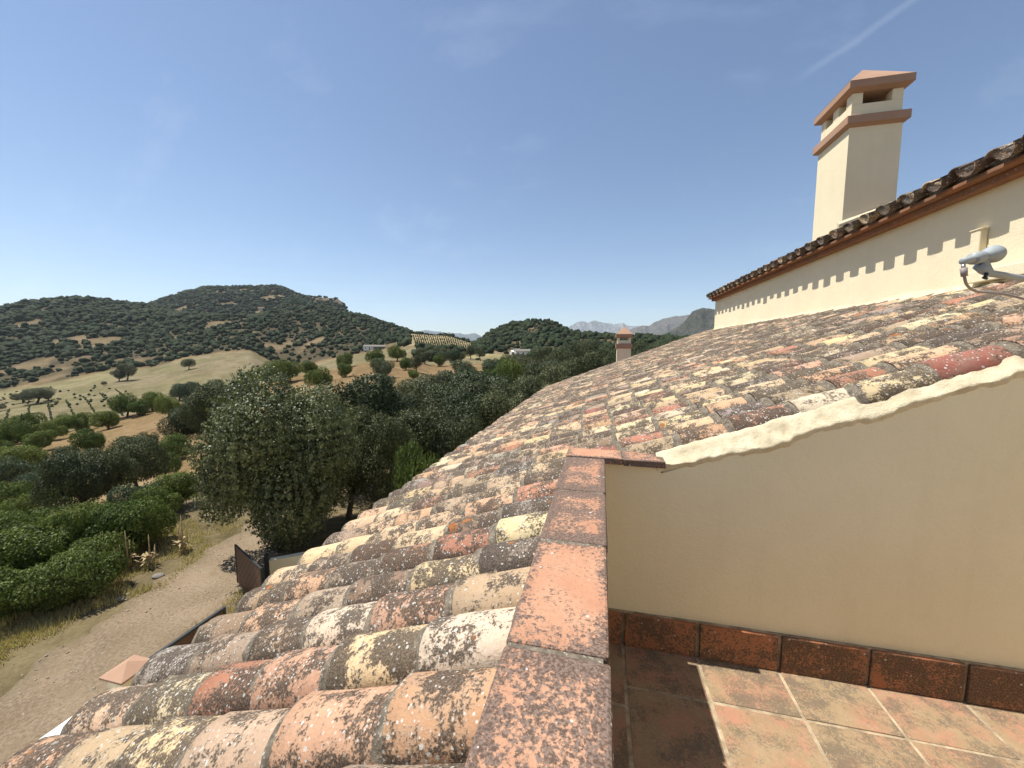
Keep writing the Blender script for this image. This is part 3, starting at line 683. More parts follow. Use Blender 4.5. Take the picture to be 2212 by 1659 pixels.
# camera-relative azimuth -> house axes
AG = RG*(np.sin(PG)*math.cos(YAW)-np.cos(PG)*math.sin(YAW)); BG = RG*(np.sin(PG)*math.sin(YAW)+np.cos(PG)*math.cos(YAW))
def relief(a, b, r):
    k = np.clip((r-26)/60, 0, 1)
    z = k*1.0*(fbm(a/22, b/22, 1, 4)-0.5)*np.clip(r/60, 0, 2.2)
    k2 = np.clip((r-600)/500, 0, 1)
    z = z+k2*20*(fbm(a/110, b/110, 2, 5)-0.5)*np.clip((2500-r)/600, 0, 1)
    z = z+0.10*(fbm(a/1.3, b/1.3, 3, 3)-0.5)*np.clip((r-8)/4, 0, 1)
    return z
ZG = ZG+relief(AG, BG, RG)
def terr(a, b):
    right = a*math.cos(YAW)+b*math.sin(YAW); fwd = -a*math.sin(YAW)+b*math.cos(YAW)
    ph = math.degrees(math.atan2(right, fwd)); r = max(math.hypot(a, b), 2.5)
    i = int(np.searchsorted(PHI, ph)-1); i = min(max(i, 0), len(PHI)-2); t = (ph-PHI[i])/(PHI[i+1]-PHI[i]); t = min(max(t, 0), 1)
    j = int(np.searchsorted(RR, r)-1); j = min(max(j, 0), len(RR)-2); s_ = (r-RR[j])/(RR[j+1]-RR[j]); s_ = min(max(s_, 0), 1)
    return (ZG[i, j]*(1-t)+ZG[i+1, j]*t)*(1-s_)+(ZG[i, j+1]*(1-t)+ZG[i+1, j+1]*t)*s_
def ground_hit(x, y, rmin=6.0, rmax=1800):
    d = ray(x, y); h = math.hypot(d.x, d.y); r = rmin
    while r < rmax:
        a, b, z = d.x/h*r, d.y/h*r, d.z/h*r
        if z <= terr(a, b): return Vector((a, b, terr(a, b))), r
        r *= 1.012
    return None, None
# colours of the ground cover, by place
def ground_color(A, B, R, XN):
    c = np.zeros(A.shape+(3,))
    def setc(mask, col, w=1.0):
        m_ = (np.clip(mask, 0, 1)*w)[..., None]; c[:] = c*(1-m_)+np.array(col)*m_
    nz = fbm(A/9, B/9, 40, 4); nb = fbm(A/45, B/45, 41, 4); nf = fbm(A/2.2, B/2.2, 42, 3)
    c[:] = (0.252, 0.180, 0.093)
    setc((nz-0.42)*6, (0.216, 0.150, 0.075)); setc((nf-0.55)*5, (0.282, 0.216, 0.120), 0.7)
    cr = crest_r(XN); fr = foot_r(XN); rr = ridge_r(XN)
    near = np.clip((40-R)/12, 0, 1); setc(near, (0.216, 0.174, 0.111), 0.8); setc(near*np.clip((nf-0.5)*6, 0, 1), (0.150, 0.120, 0.075), 0.7)
    golden = np.clip((R-35)/20, 0, 1)*np.clip((cr*1.1-R)/8, 0, 1); setc(golden, (0.225, 0.155, 0.080), 0.9); setc(golden*np.clip((nz-0.5)*5, 0, 1), (0.18, 0.118, 0.058), 0.8)
    fld = np.clip((R-cr*1.15)/15, 0, 1)*np.clip((fr-R)/12, 0, 1); setc(fld, (0.205, 0.168, 0.102)); setc(fld*np.clip((nb-0.47)*6, 0, 1), (0.175, 0.155, 0.078), 0.9); setc(fld*np.clip((nz-0.55)*6, 0, 1), (0.25, 0.21, 0.135), 0.7)
    setc(fld*np.clip((R-fr*0.78)/60, 0, 1)*np.clip((330-XN)/60, 0, 1), (0.23, 0.205, 0.105), 0.7)
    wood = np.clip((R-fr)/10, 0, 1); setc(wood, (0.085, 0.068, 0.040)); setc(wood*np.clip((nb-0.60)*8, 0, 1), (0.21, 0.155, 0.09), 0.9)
    yl = wood*np.clip((XN-880)/6, 0, 1)*np.clip((1024-XN)/10, 0, 1)*np.clip((rr*1.03-R)/10, 0, 1); setc(yl, (0.336, 0.270, 0.156))
    yl2 = np.clip((XN-990)/20, 0, 1)*np.clip((1100-XN)/20, 0, 1)*np.clip((R-260)/15, 0, 1)*np.clip((315-R)/10, 0, 1); setc(yl2, (0.312, 0.264, 0.144))
    peak = np.clip((R-rr*1.15)/60, 0, 1)*np.clip((2300-R)/200, 0, 1)
    rock = peak*np.clip((XN-560)/40, 0, 1)*np.clip((R-1500)/150, 0, 1); setc(rock, (0.180, 0.135, 0.102), 0.9)
    setc(np.clip((R-2400)/200, 0, 1), (0.072, 0.078, 0.054))
    return c
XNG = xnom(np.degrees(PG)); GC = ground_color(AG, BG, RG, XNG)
nP, nR = ZG.shape
verts = np.stack([AG, BG, ZG], -1).reshape(-1, 3); idx = np.arange(nP*nR).reshape(nP, nR)
q = np.stack([idx[:-1, :-1], idx[1:, :-1], idx[1:, 1:], idx[:-1, 1:]], -1).reshape(-1, 4)[:, ::-1]
wrap = np.stack([idx[-1, :-1], idx[0, :-1], idx[0, 1:], idx[-1, 1:]], -1)[:, ::-1]
tg = NT('ground_cover', 0.95, 0.1); ga = tg.n('Attribute'); ga.attribute_name = 'gcol'; gp = tg.pos()
g1 = tg.noise(gp, 0.9, 6, 0.7); g2 = tg.noise(gp, 0.05, 6, 0.65); g3 = tg.noise(gp, 9.0, 5, 0.7)
gc_ = tg.mix(tg.ramp(g1, 0.35, 0.65), tg.mix(1.0, ga.outputs['Color'], (0.74, 0.72, 0.68), 'MULTIPLY'), tg.mix(1.0, ga.outputs['Color'], (1.16, 1.14, 1.10), 'MULTIPLY'))
gc_ = tg.mix(tg.ramp(g2, 0.46, 0.56, 0, 0.75), gc_, tg.mix(1.0, gc_, (0.70, 0.72, 0.62), 'MULTIPLY'))
g4 = tg.noise(gp, 0.25, 6, 0.75)
gc_ = tg.mix(tg.ramp(g4, 0.50, 0.62, 0, 0.6), gc_, tg.mix(1.0, gc_, (0.62, 0.62, 0.50), 'MULTIPLY'))
gc_ = tg.mix(tg.ramp(g3, 0.48, 0.62, 0, 0.45), gc_, tg.mix(1.0, gc_, (0.66, 0.62, 0.54), 'MULTIPLY'))
tg.col(gc_); tg.bump(tg.m('ADD', g3, g1), 0.9, 0.06)
M['ground'] = tg.mat
gcol = np.concatenate([GC.reshape(-1, 3), np.ones((nP*nR, 1))], -1)
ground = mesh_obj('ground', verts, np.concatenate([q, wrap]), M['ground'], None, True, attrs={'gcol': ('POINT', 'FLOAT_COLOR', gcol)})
ground['kind'] = 'structure'

# dirt track below the house
ctr = [(0, 1700), (60, 1590), (170, 1480), (290, 1385), (390, 1310), (470, 1245), (530, 1195), (590, 1150), (650, 1110)]
cp = []
for x, y in ctr:
    d = ray(x, y); t = GZ/d.z; cp.append(Vector((d.x*t, d.y*t, 0)))
cp = [cp[0]+(cp[0]-cp[1])*3]+cp
cl = []
for i in range(len(cp)-1):
    for k in range(12): cl.append(cp[i].lerp(cp[i+1], k/12))
for it in range(12): cl = [cl[0]]+[(cl[i-1]+cl[i]*2+cl[i+1])/4 for i in range(1, len(cl)-1)]+[cl[-1]]
V = []; Fc = []; nc = 15; ED = []
for i, p in enumerate(cl):
    d = (cl[min(i+1, len(cl)-1)]-cl[max(i-1, 0)]).normalized(); nrm = Vector((-d.y, d.x, 0))
    for k in range(nc):
        s_ = (k/(nc-1)*2-1); wl = 1.75+0.5*(fbm(i*0.21, 2.0 if s_ < 0 else 9.0, 50, 3)-0.5)*2
        q_ = p+nrm*s_*wl; rut = 0.03-0.012*math.exp(-((abs(s_)-0.45)/0.16)**2)
        V.append((q_.x, q_.y, terr(q_.x, q_.y)+0.035*(1-abs(s_)**3)+rut+0.03*(fbm(q_.x*1.8, q_.y*1.8, 51, 3)-0.5)-(0.07 if abs(s_) > 0.99 else 0))); ED.append(abs(s_))
for i in range(len(cl)-1):
    for k in range(nc-1): Fc.append((i*nc+k, i*nc+k+1, (i+1)*nc+k+1, (i+1)*nc+k))
tp = NT('track_dirt', 0.95, 0.1); pp = tp.pos(); pa = tp.n('Attribute'); pa.attribute_name = 'edge'
n1 = tp.noise(pp, 1.6, 6, 0.7); n2 = tp.noise(pp, 14, 5, 0.7); n3 = tp.noise(pp, 60, 3, 0.7)
pc_ = tp.mix(tp.ramp(n1, 0.35, 0.65), (0.23, 0.168, 0.105), (0.33, 0.255, 0.175)); pc_ = tp.mix(tp.ramp(tp.m('ADD', tp.m('MULTIPLY', n2, 0.6), tp.m('MULTIPLY', tp.noise(pp, 0.8, 4, 0.6), 0.45)), 0.48, 0.62, 0, 0.8), pc_, (0.155, 0.115, 0.07)); pc_ = tp.mix(tp.ramp(n3, 0.6, 0.7, 0, 0.5), pc_, (0.42, 0.37, 0.29))
pc_ = tp.mix(tp.ramp(tp.m('ADD', pa.outputs['Fac'], tp.m('MULTIPLY', tp.m('SUBTRACT', n2, 0.5), 1.2)), 0.55, 1.0), pc_, (0.17, 0.13, 0.08))
tp.col(pc_); tp.bump(tp.m('ADD', n2, n3), 0.8, 0.03)
tr = mesh_obj('path', V, Fc, tp.mat, None, True, attrs={'edge': ('POINT', 'FLOAT', np.array(ED))}); tr['kind'] = 'structure'

# far mountain ranges
def range_mesh(name, pts, r, base_y, depth, c1, c2, seed, rough=18):
    xs = [p[0] for p in pts]; ys = [p[1] for p in pts]; X = np.linspace(xs[0], xs[-1], 150); nd = 34; V = []
    phi = np.arctan((X-1106)/F_PX); ytop = np.interp(X, xs, ys)+(1.3*(fbm(X/7.0, X*0, seed, 5)-0.5)+0.8*(fbm(X/1.9, X*0, seed+1, 3)-0.5))*2
    for j in range(nd):
        t = j/(nd-1); s_ = min(1, t/0.6); rj = r-depth*0.6+depth*t
        prof = s_**1.15 if t <= 0.6 else 1-((t-0.6)/0.4)**1.2
        for i, xx in enumerate(X):
            zt = r*float(elev(xx, ytop[i])); zb = -150.0-r*0.016
            z = zb+(zt-zb)*prof; a = rj*(math.sin(phi[i])*math.cos(YAW)-math.cos(phi[i])*math.sin(YAW)); b = rj*(math.sin(phi[i])*math.sin(YAW)+math.cos(phi[i])*math.cos(YAW))
            z += (4*prof*(1-prof)+0.12)*rough*1.7*(float(fbm(a/ (depth*0.16), b/(depth*0.16), seed+3, 5))-0.5)*4*(1 if t != 0.6 else 0)
            V.append((a, b, z))
    V = np.array(V); n = len(X); id_ = np.arange(nd*n).reshape(nd, n)
    F = np.stack([id_[:-1, :-1], id_[:-1, 1:], id_[1:, 1:], id_[1:, :-1]], -1).reshape(-1, 4)
    t_ = NT(name+'_rock', 0.95, 0.05); p_ = t_.pos(); a1 = t_.noise(p_, 6.0/depth*10, 7, 0.7)
    sp = t_.n('SeparateXYZ'); t_.put(sp.inputs[0], p_)
    t_.col(t_.mix(t_.ramp(a1, 0.46, 0.54), c1, c2))
    o = mesh_obj(name, V, F, t_.mat, None, True); o['kind'] = 'structure'; return o
range_mesh('mountains', [(860, 735), (889, 716), (920, 713), (948, 716), (986, 719), (1005, 722), (1028, 720), (1036, 725), (1060, 737)], 13500, 750, 3300, (0.05, 0.06, 0.06), (0.10, 0.10, 0.09), 11, 50)
range_mesh('mountains', [(1180, 740), (1227, 706), (1243, 698), (1257, 692), (1268, 695), (1283, 690), (1294, 694), (1309, 695), (1326, 699), (1344, 696), (1358, 704), (1399, 704), (1450, 712), (1520, 735)], 13500, 750, 4000, (0.24, 0.23, 0.22), (0.04, 0.05, 0.05), 12, 95)
range_mesh('mountains', [(1320, 738), (1365, 708), (1399, 703), (1412, 694), (1427, 687), (1448, 683), (1470, 684), (1483, 681), (1497, 689), (1530, 700), (1600, 730), (1660, 745)], 7500, 750, 2200, (0.13, 0.105, 0.09), (0.05, 0.055, 0.045), 13, 60)
range_mesh('mountains', [(1400, 742), (1434, 720), (1472, 698), (1482, 686), (1490, 674), (1502, 667), (1514, 663), (1538, 665), (1556, 672), (1600, 690), (1700, 735)], 3000, 750, 950, (0.075, 0.07, 0.055), (0.028, 0.034, 0.024), 14, 32)

# ------------------------------------------------------------------ vegetation
def crown_mesh(name, seed, n, leaf, mat, nlobe=14, rad=1.0, vz=0.82, inner=0.25, droop=0.0, hole=0.0, aspect=1.7, spread=0.66):
    """leaf-sized faces through lumpy lobes; crown centre at the origin, radius 1"""
    g = np.random.default_rng(seed)
    lc = g.normal(size=(nlobe, 3)); lc /= np.linalg.norm(lc, axis=1)[:, None]; lc *= (spread*g.uniform(0.50, 1.0, nlobe))[:, None]; lc[:, 2] *= vz
    lr = g.uniform(0.24, 0.50, nlobe); lc = np.vstack([lc, [[0, 0, 0]]]); lr = np.append(lr, 0.46)
    lc[:-1, :2] *= 1.12; w = lr**2; w /= w.sum(); li = g.choice(len(lr), size=n*2, p=w)
    d = g.normal(size=(n*2, 3)); d /= np.linalg.norm(d, axis=1)[:, None]
    # twigs: leaves gather in small clusters on each lobe
    cl = np.round(d*5.5+g.normal(size=d.shape)*0.25)/5.5; cl /= np.maximum(np.linalg.norm(cl, axis=1)[:, None], 1e-6)
    dd = cl*0.6+d*0.4; dd /= np.linalg.norm(dd, axis=1)[:, None]
    rr = np.where(g.random(n*2) < inner, g.uniform(0.45, 0.95, n*2), g.uniform(0.90, 1.08, n*2))
    hh = np.sin(cl[:, 0]*17+li)*np.cos(cl[:, 1]*13+li*2)*0.17+np.sin(cl[:, 2]*9+li*3)*0.07; rr = rr*(1+hh)
    P_ = lc[li]+dd*(lr[li]*rr)[:, None]*np.array([1, 1, vz if vz > 0.7 else 0.8])
    # drop the ones buried deep in other lobes
    dist = np.linalg.norm((P_[:, None, :]-lc[None])/lr[None, :, None], axis=2); deep = (dist < 0.72).sum(1) > 0
    keep = ~deep | (g.random(n*2) < 0.12); P_ = P_[keep][:n]; D = dd[keep][:n]; n = len(P_)
    P_[:, 2] -= droop*np.maximum(0, np.hypot(P_[:, 0], P_[:, 1])-0.5)
    nv = D+g.normal(size=(n, 3))*0.55; nv /= np.linalg.norm(nv, axis=1)[:, None]
    u = np.cross(nv, g.normal(size=(n, 3))); u /= np.linalg.norm(u, axis=1)[:, None]; v = np.cross(nv, u)
    L = (leaf*g.uniform(0.6, 1.3, n))[:, None]; Wd = L/aspect
    V = np.stack([P_-u*L*0.5, P_+v*Wd*0.5+nv*L*0.08, P_+u*L*0.5, P_-v*Wd*0.5+nv*L*0.08], 1).reshape(-1, 3)
    F = np.arange(n*4).reshape(n, 4); clr = (np.sin(cl[:, 0]*31+cl[:, 1]*57+cl[:, 2]*19)*0.5+0.5)[keep][:n]
    r = np.clip(g.random(n)*0.50+clr*0.50, 0, 1)  # cluster tone paints darker gaps and depth into the crown
    o = mesh_obj(name, V, F, mat, attrs={'leafrnd': ('FACE', 'FLOAT', r)}); me = o.data; bpy.data.objects.remove(o); return me
def trunk_mesh(name, seed, h=1.2, r=0.07, nb=6, lean=0.1, split=0.45, reach=0.6):
    g = random.Random(seed); mb = MB(); x, y = g.uniform(-lean, lean), g.uniform(-lean, lean)
    mb.tube([(0, 0, -0.15), (0, 0, 0), (x*0.5, y*0.5, h*split*0.5), (x, y, h*split)], [r*1.5, r*1.25, r, r*0.85], 8)
    for k in range(nb):
        a = 2*math.pi*k/nb+g.uniform(-.4, .4); rr = reach*g.uniform(0.7, 1.1); zz = h*g.uniform(0.85, 1.25)
        mb.tube([(x, y, h*split*0.92), (x+math.cos(a)*rr*0.35, y+math.sin(a)*rr*0.35, h*split+(zz-h*split)*0.45), (x+math.cos(a)*rr, y+math.sin(a)*rr, zz)], [r*0.6, r*0.4, r*0.14], 5)
    o = mb.build(name, M['bark'], smooth=True); me = o.data; bpy.data.objects.remove(o); return me
KIND = {}
KIND['oak'] = ([crown_mesh('crown', 100+s, 22000, 0.048, M['leaf_oak'], 22, inner=0.2, vz=0.85) for s in range(3)], [trunk_mesh('trunk', 1+s, 1.15, 0.075) for s in range(2)], 1.12)
KIND['green'] = ([crown_mesh('crown', 110+s, 14000, 0.066, M['leaf_green'], 18, vz=0.75, aspect=1.9) for s in range(3)], [trunk_mesh('trunk', 5+s, 0.8, 0.06) for s in range(2)], 0.74)
KIND['olive'] = ([crown_mesh('crown', 120+s, 11000, 0.072, M['leaf_olive'], 13, vz=0.75, aspect=2.2, inner=0.3) for s in range(3)], [trunk_mesh('trunk', 9+s, 0.9, 0.08, 5) for s in range(2)], 0.84)
KIND['bush'] = ([crown_mesh('crown', 130+s, 9000, 0.055, M['leaf_green'], 18, vz=0.62, aspect=2.4) for s in range(2)], [trunk_mesh('trunk', 15, 0.5, 0.045)], 0.55)
cnt = [0]
def tree(name, kind, a, b, zb, R, H=None, label=None, cat='tree', group=None, meshes=None, hscale=1.0):
    """R crown radius, H height from ground to crown top"""
    cr, tk, ch = KIND[kind]; i = cnt[0]; cnt[0] += 1; g = random.Random(i*13+5)
    base_h = ch+0.78*(0.85 if kind != 'oak' else 1); sz = (H/base_h) if H else R*hscale
    root = empty(name, (a, b, zb), label, cat, group, rz=g.uniform(0, 6.28))
    t = inst('trunk', tk[i % len(tk)], root); t.scale = (R, R, sz)
    c = inst('crown', (meshes or cr)[i % len(meshes or cr)], root); c.location = (0, 0, ch*sz); c.scale = (R*g.uniform(.92, 1.08), R*g.uniform(.92, 1.08), sz*g.uniform(.95, 1.05))
    return root
def px_tree(kind, x, yc, W, label=None, group=None, dy=0.50, hs=1.0, name=None, cat=None):
    p, r = ground_hit(x, yc+W*dy)
    if p is None: return
    zc = (-p.x*math.sin(YAW)+p.y*math.cos(YAW))*math.cos(PITCH)-p.z*math.sin(PITCH); R = W*0.5*zc/F_PX
    nm = name or {'oak': 'holm_oak', 'green': 'leafy_tree', 'olive': 'olive_tree', 'bush': 'shrub'}[kind]
    return tree(nm, kind, p.x, p.y, p.z, R*1.05, None, label, cat or {'bush': 'shrub'}.get(kind, 'tree'), group, hscale=hs)

# the big holm oak by the gate
hero = crown_mesh('crown', 781, 150000, 0.0285, M['leaf_oak_lit'], 30, spread=0.71, inner=0.25, vz=0.92, aspect=1.45)
def far_tree(kind, x, ytop, W, zc, label, group=None, nm='holm_oak', meshes=None, ybot=None):
    d = ray(x, ytop); p = d*zc; zb = terr(p.x, p.y); R = W*0.5*zc/F_PX
    cr, tk, ch = KIND[kind]
    return tree(nm, kind, p.x, p.y, zb, R, (p.z-zb), label, 'tree', group, meshes)
t_ = far_tree('oak', 590, 826, 340, 14.0, 'largest holm oak, glossy dark crown hanging over the brown gate beside the track', meshes=[hero])
t_.rotation_euler.z = 1.0
k = [c for c in t_.children if c.name.startswith('crown')][0]
zb = t_.location.z; ztop = (ray(585, 820)*14.0).z; zbot = (ray(590, 1245)*13.0).z
k.scale = (2.75, 2.85, (ztop-zbot)/2/0.93); k.location.z = (ztop+zbot)/2-zb
tk = [c for c in t_.children if c.name.startswith('trunk')][0]; tk.scale = (2.6, 2.6, 3.0)

WG = 'holm oaks of the dense wood behind the tiled roof'
WL = 'dark holm oak in the dense wood behind the tiled roof, crown merging with its neighbours'
for x, yt, W, zc, kd, lb in [
    (772, 812, 215, 21, 'oak', 'dark holm oak immediately right of the largest oak, slightly farther off'),
    (905, 868, 180, 20, 'oak', 'holm oak with grey-green crown whose foot is hidden by the roof eave'),
    (900, 955, 105, 12.5, 'green', 'pale yellowish-green shrub-like tree peeping over the roof eave'),
    (845, 905, 130, 17, 'oak', 'dark holm oak in the gap between the largest oak and the roof eave'),
    (690, 842, 120, 24, 'oak', 'holm oak whose top shows over the shoulder of the largest oak'),
    (835, 832, 120, 30, 'oak', None), (905, 812, 130, 38, 'oak', None), (975, 815, 160, 30, 'oak', None), (1045, 800, 170, 33, 'oak', None), (1015, 850, 160, 24, 'oak', None),
    (1120, 802, 130, 30, 'oak', None), (1090, 845, 130, 24, 'oak', None), (1165, 815, 110, 30, 'oak', None), (1180, 772, 110, 42, 'oak', None), (1215, 775, 110, 36, 'oak', None), (1260, 765, 110, 36, 'oak', None),
    (1215, 745, 85, 52, 'oak', None), (1245, 731, 80, 56, 'oak', 'tallest dark oak standing against the hill left of the small chimney'), (1290, 738, 90, 52, 'oak', None), (1325, 742, 80, 48, 'oak', None),
    (1310, 765, 90, 38, 'oak', None), (1375, 732, 80, 54, 'oak', None), (1415, 735, 80, 52, 'oak', None), (1400, 752, 90, 40, 'oak', None), (1455, 737, 80, 54, 'oak', None), (1495, 735, 70, 56, 'oak', None), (1540, 735, 70, 56, 'oak', None), (1350, 760, 90, 34, 'oak', None),
    (1075, 787, 80, 48, 'green', 'yellow-green broadleaf tree among the dark oaks behind the roof'), (1110, 778, 70, 52, 'green', 'smaller bright green tree just right of the yellow-green one'), (1010, 795, 90, 44, 'olive', 'greyish olive tree at the upper edge of the dense wood'),
    (955, 800, 90, 50, 'olive', 'grey-green olive at the left end of the wood edge'), (1145, 770, 70, 60, 'oak', None), (1060, 772, 60, 75, 'olive', None), (1000, 778, 60, 85, 'olive', None), (1120, 762, 60, 85, 'oak', None), (1170, 752, 60, 85, 'oak', None), (1085, 768, 50, 95, 'green', None),
    (860, 850, 120, 26, 'oak', None), (930, 900, 120, 20, 'oak', None), (985, 890, 120, 20, 'oak', None), (800, 870, 120, 19, 'oak', None), (745, 930, 150, 17, 'oak', None)]:
    if not lb:
        row = 'front row' if zc < 22 else 'second row' if zc < 32 else 'middle row' if zc < 45 else 'skyline row' if zc < 70 else 'outer row'
        place = ('just right of the largest oak' if x < 850 else 'below the golden rise' if x < 940 else 'left of the yellow-green tree' if x < 1030 else 'beneath the yellow-green tree' if x < 1100 else 'right of the yellow-green tree' if x < 1170
                 else 'below the round wooded hill' if x < 1235 else 'close left of the small chimney' if x < 1331 else 'close right of the small chimney' if x < 1410 else 'near the upper wall')
        kw_ = {'oak': 'dark holm oak', 'green': 'green tree', 'olive': 'grey olive'}[kd]
        WLx = f'{kw_} of the wood, {row}, {place}'
    far_tree(kd, x, yt, W, zc, lb or WLx, None if lb else WG, {'oak': 'holm_oak', 'green': 'leafy_tree', 'olive': 'olive_tree'}[kd])

T = [
 # golden crest, left to right
 ('green', 134, 914, 36, 'dark round tree on the crest, second of the row above the striped field'), ('green', 174, 912, 38, 'dark tree on the crest touching the lone shadow-casting tree\'s left neighbour'),
 ('green', 234, 903, 40, 'isolated dark tree on the golden slope with a shadow below it, left one'), ('green', 275, 874, 44, 'broad dark tree on the crest left of the gap to the valley'),
 ('green', 302, 880, 30, 'small dark tree squeezed between two larger ones on the crest'), ('green', 330, 864, 38, 'flat-topped dark tree on the crest line above the golden slope'), ('green', 365, 876, 40, 'isolated dark tree with a round shadow on the golden slope, right one'),
 ('olive', 388, 848, 30, 'small grey olive with visible forked trunk on the crest'), ('olive', 413, 845, 32, 'grey olive right beside the forked one on the crest'), ('olive', 464, 846, 44, 'large open-crowned olive on the crest with leaning trunk'),
 ('olive', 437, 881, 46, 'silver-grey olive on the golden slope below the crest'), ('green', 533, 820, 30, 'upright dark tree on the crest left of the paired trees'), ('green', 582, 806, 44, 'wide dark tree on the crest, left of a touching pair'), ('green', 618, 800, 44, 'wide dark tree on the crest, right of a touching pair'),
 ('green', 670, 792, 30, 'small dark tree on the upper golden slope'), ('green', 691, 816, 40, 'dark tree above the top of the largest oak'), ('green', 746, 799, 26, 'narrow dark tree standing on the bare golden saddle'), ('green', 746, 776, 30, 'dark tree at the very top of the golden slope, before the quarry'),
 ('green', 812, 770, 28, 'small round tree on the top of the golden rise'), ('olive', 824, 796, 38, 'olive with spreading crown in the middle of the golden rise'), ('green', 877, 783, 26, 'small dark tree on the right flank of the golden rise'), ('green', 858, 762, 30, 'tree on the skyline of the golden rise'),
 ('olive', 828, 827, 34, 'pale grey olive below the golden rise'), ('green', 892, 808, 20, 'tiny dark bush on the right side of the golden rise'), ('green', 927, 769, 18, 'tiny round green tree near the black oak clump'), ('green', 948, 778, 22, 'small bright green tree below the black oak clump'), ('olive', 983, 771, 28, 'pale olive right of the black oak clump'),
 ('green', 512, 838, 30, 'green tree hiding half behind the crest olives'), ('olive', 512, 872, 42, 'grey olive left above the largest oak'), ('olive', 545, 850, 34, 'olive between the crest and the largest oak'), ('oak', 1017, 764, 20, None), ('oak', 1038, 767, 20, None), ('oak', 900, 790, 22, None),
 # slope below the crest
 ('green', 18, 940, 52, 'dark tree at the left edge of the picture beside the striped field'), ('green', 56, 922, 56, 'yellow-green tree near the left edge in front of the striped field'), ('green', 90, 948, 60, 'dark thick-crowned tree casting a shadow on the golden slope'), ('green', 110, 930, 36, 'dark small tree behind the thick-crowned one'),
 ('green', 194, 958, 62, 'isolated dark green tree in the middle of the golden clearing'), ('green', 49, 986, 92, 'wide low tree at the left edge below the golden slope'), ('green', 0, 965, 44, 'half-cut tree at the left edge of the picture, mid slope'),
 ('olive', 147, 1000, 70, 'grey olive below the golden clearing'), ('olive', 134, 1030, 84, 'large silver olive in the grey group on the left'), ('olive', 33, 1024, 84, 'silver olive at the left edge of the picture'), ('olive', 80, 1040, 78, 'silver olive between two others on the left'),
 ('olive', 279, 957, 60, 'grey olive right of the isolated dark tree'), ('olive', 324, 962, 50, 'small grey olive by the violet rock patch'), ('green', 263, 986, 66, 'green tree with visible thin trunk below the grey olives'), ('green', 375, 966, 72, 'bright green tree left of the largest oak, upper one'), ('green', 357, 1003, 72, 'bright green tree left of the largest oak, lower one'),
 ('green', 409, 905, 48, 'green tree between the golden slope and the oak wood'), ('oak', 455, 915, 84, 'dark oak left above the largest oak'), ('oak', 400, 935, 60, 'dark oak at the rim of the golden clearing'), ('oak', 500, 900, 80, 'dark oak touching the largest oak on its upper left'),
 ('oak', 175, 1068, 130, 'spreading dark oak with layered branches in the left thicket'), ('oak', 235, 1055, 110, 'spreading dark oak right part of the layered pair'), ('oak', 301, 1024, 110, 'dark oak with black shaded hollow beneath'), ('green', 390, 1048, 105, 'light green tree touching the left side of the largest oak'), ('green', 345, 1080, 90, 'light green tree above the dry stalks'),
 ('green', 20, 1075, 95, 'green tree at the left edge above the thicket'), ('green', 70, 1095, 105, 'green tree in the thicket below the layered oak'), ('green', 10, 1120, 90, 'green tree cut by the left edge, thicket middle'),
 ('green', 200, 1130, 120, 'full green tree in the middle of the thicket'), ('green', 275, 1125, 140, 'full green tree above the track, feathery crown'), ('green', 320, 1135, 110, 'rightmost green tree of the thicket above the track'), ('green', 130, 1165, 110, 'green tree in the thicket behind the front bushes'),
]
for kd, x, y, W, lb in T:
    W *= (0.90 if y > 940 else 1.25); HS = random.Random(int(x*7+y)).uniform(1.05, 1.5) if y > 940 else 1.25
    px_tree(kd, x, y, W, lb or 'small dark oak in the valley bottom beyond the golden rise', None if lb else 'small oaks in the valley bottom', hs=HS)
FB = [(60, 1190, 150, 'bushy green tree at the front left of the thicket'), (175, 1230, 150, 'nearest green tree, dark underneath, over the dry bank'), (20, 1270, 150, 'nearest green tree at the left edge of the picture'), (120, 1265, 130, 'nearest green tree between two others above the dry bank'), (225, 1185, 110, 'green bushy tree left of the tallest dry stalks')]
for x, y, W, lb in FB: px_tree('green', x, y, W, lb, dy=0.46)
for x, y in ((909, 762), (927, 758), (944, 760), (962, 763), (980, 765), (996, 769), (918, 770), (952, 771)):
    d = ray(x, y+8); px_tree('oak', x, y, 27, 'black-green oak in the small clump at the end of the golden rise', 'oaks of the black clump on the golden rise', dy=0.6)
for x, y, w, h in ((50, 858, 34, 22), (80, 855, 52, 30), (104, 857, 26, 20), (-6, 880, 26, 22)):
    px_tree('oak', x, y, w, 'dark oak of the clump standing in the striped field' if x > 0 else 'dark oak cut by the left edge in the striped field', 'oaks in the striped field' if x > 0 else None, dy=0.35, hs=0.7)
for x, y, w, lb in ((408, 790, 24, 'lone dark oak on the pale field below the wooded hill'), (275, 808, 36, 'dark oak at the tip of the pale field'), (257, 814, 24, 'smaller dark oak beside the one at the tip of the field'), (225, 830, 10, 'tiny lone tree near the end of the field rows')):
    px_tree('oak', x, y, w, lb, dy=0.4)

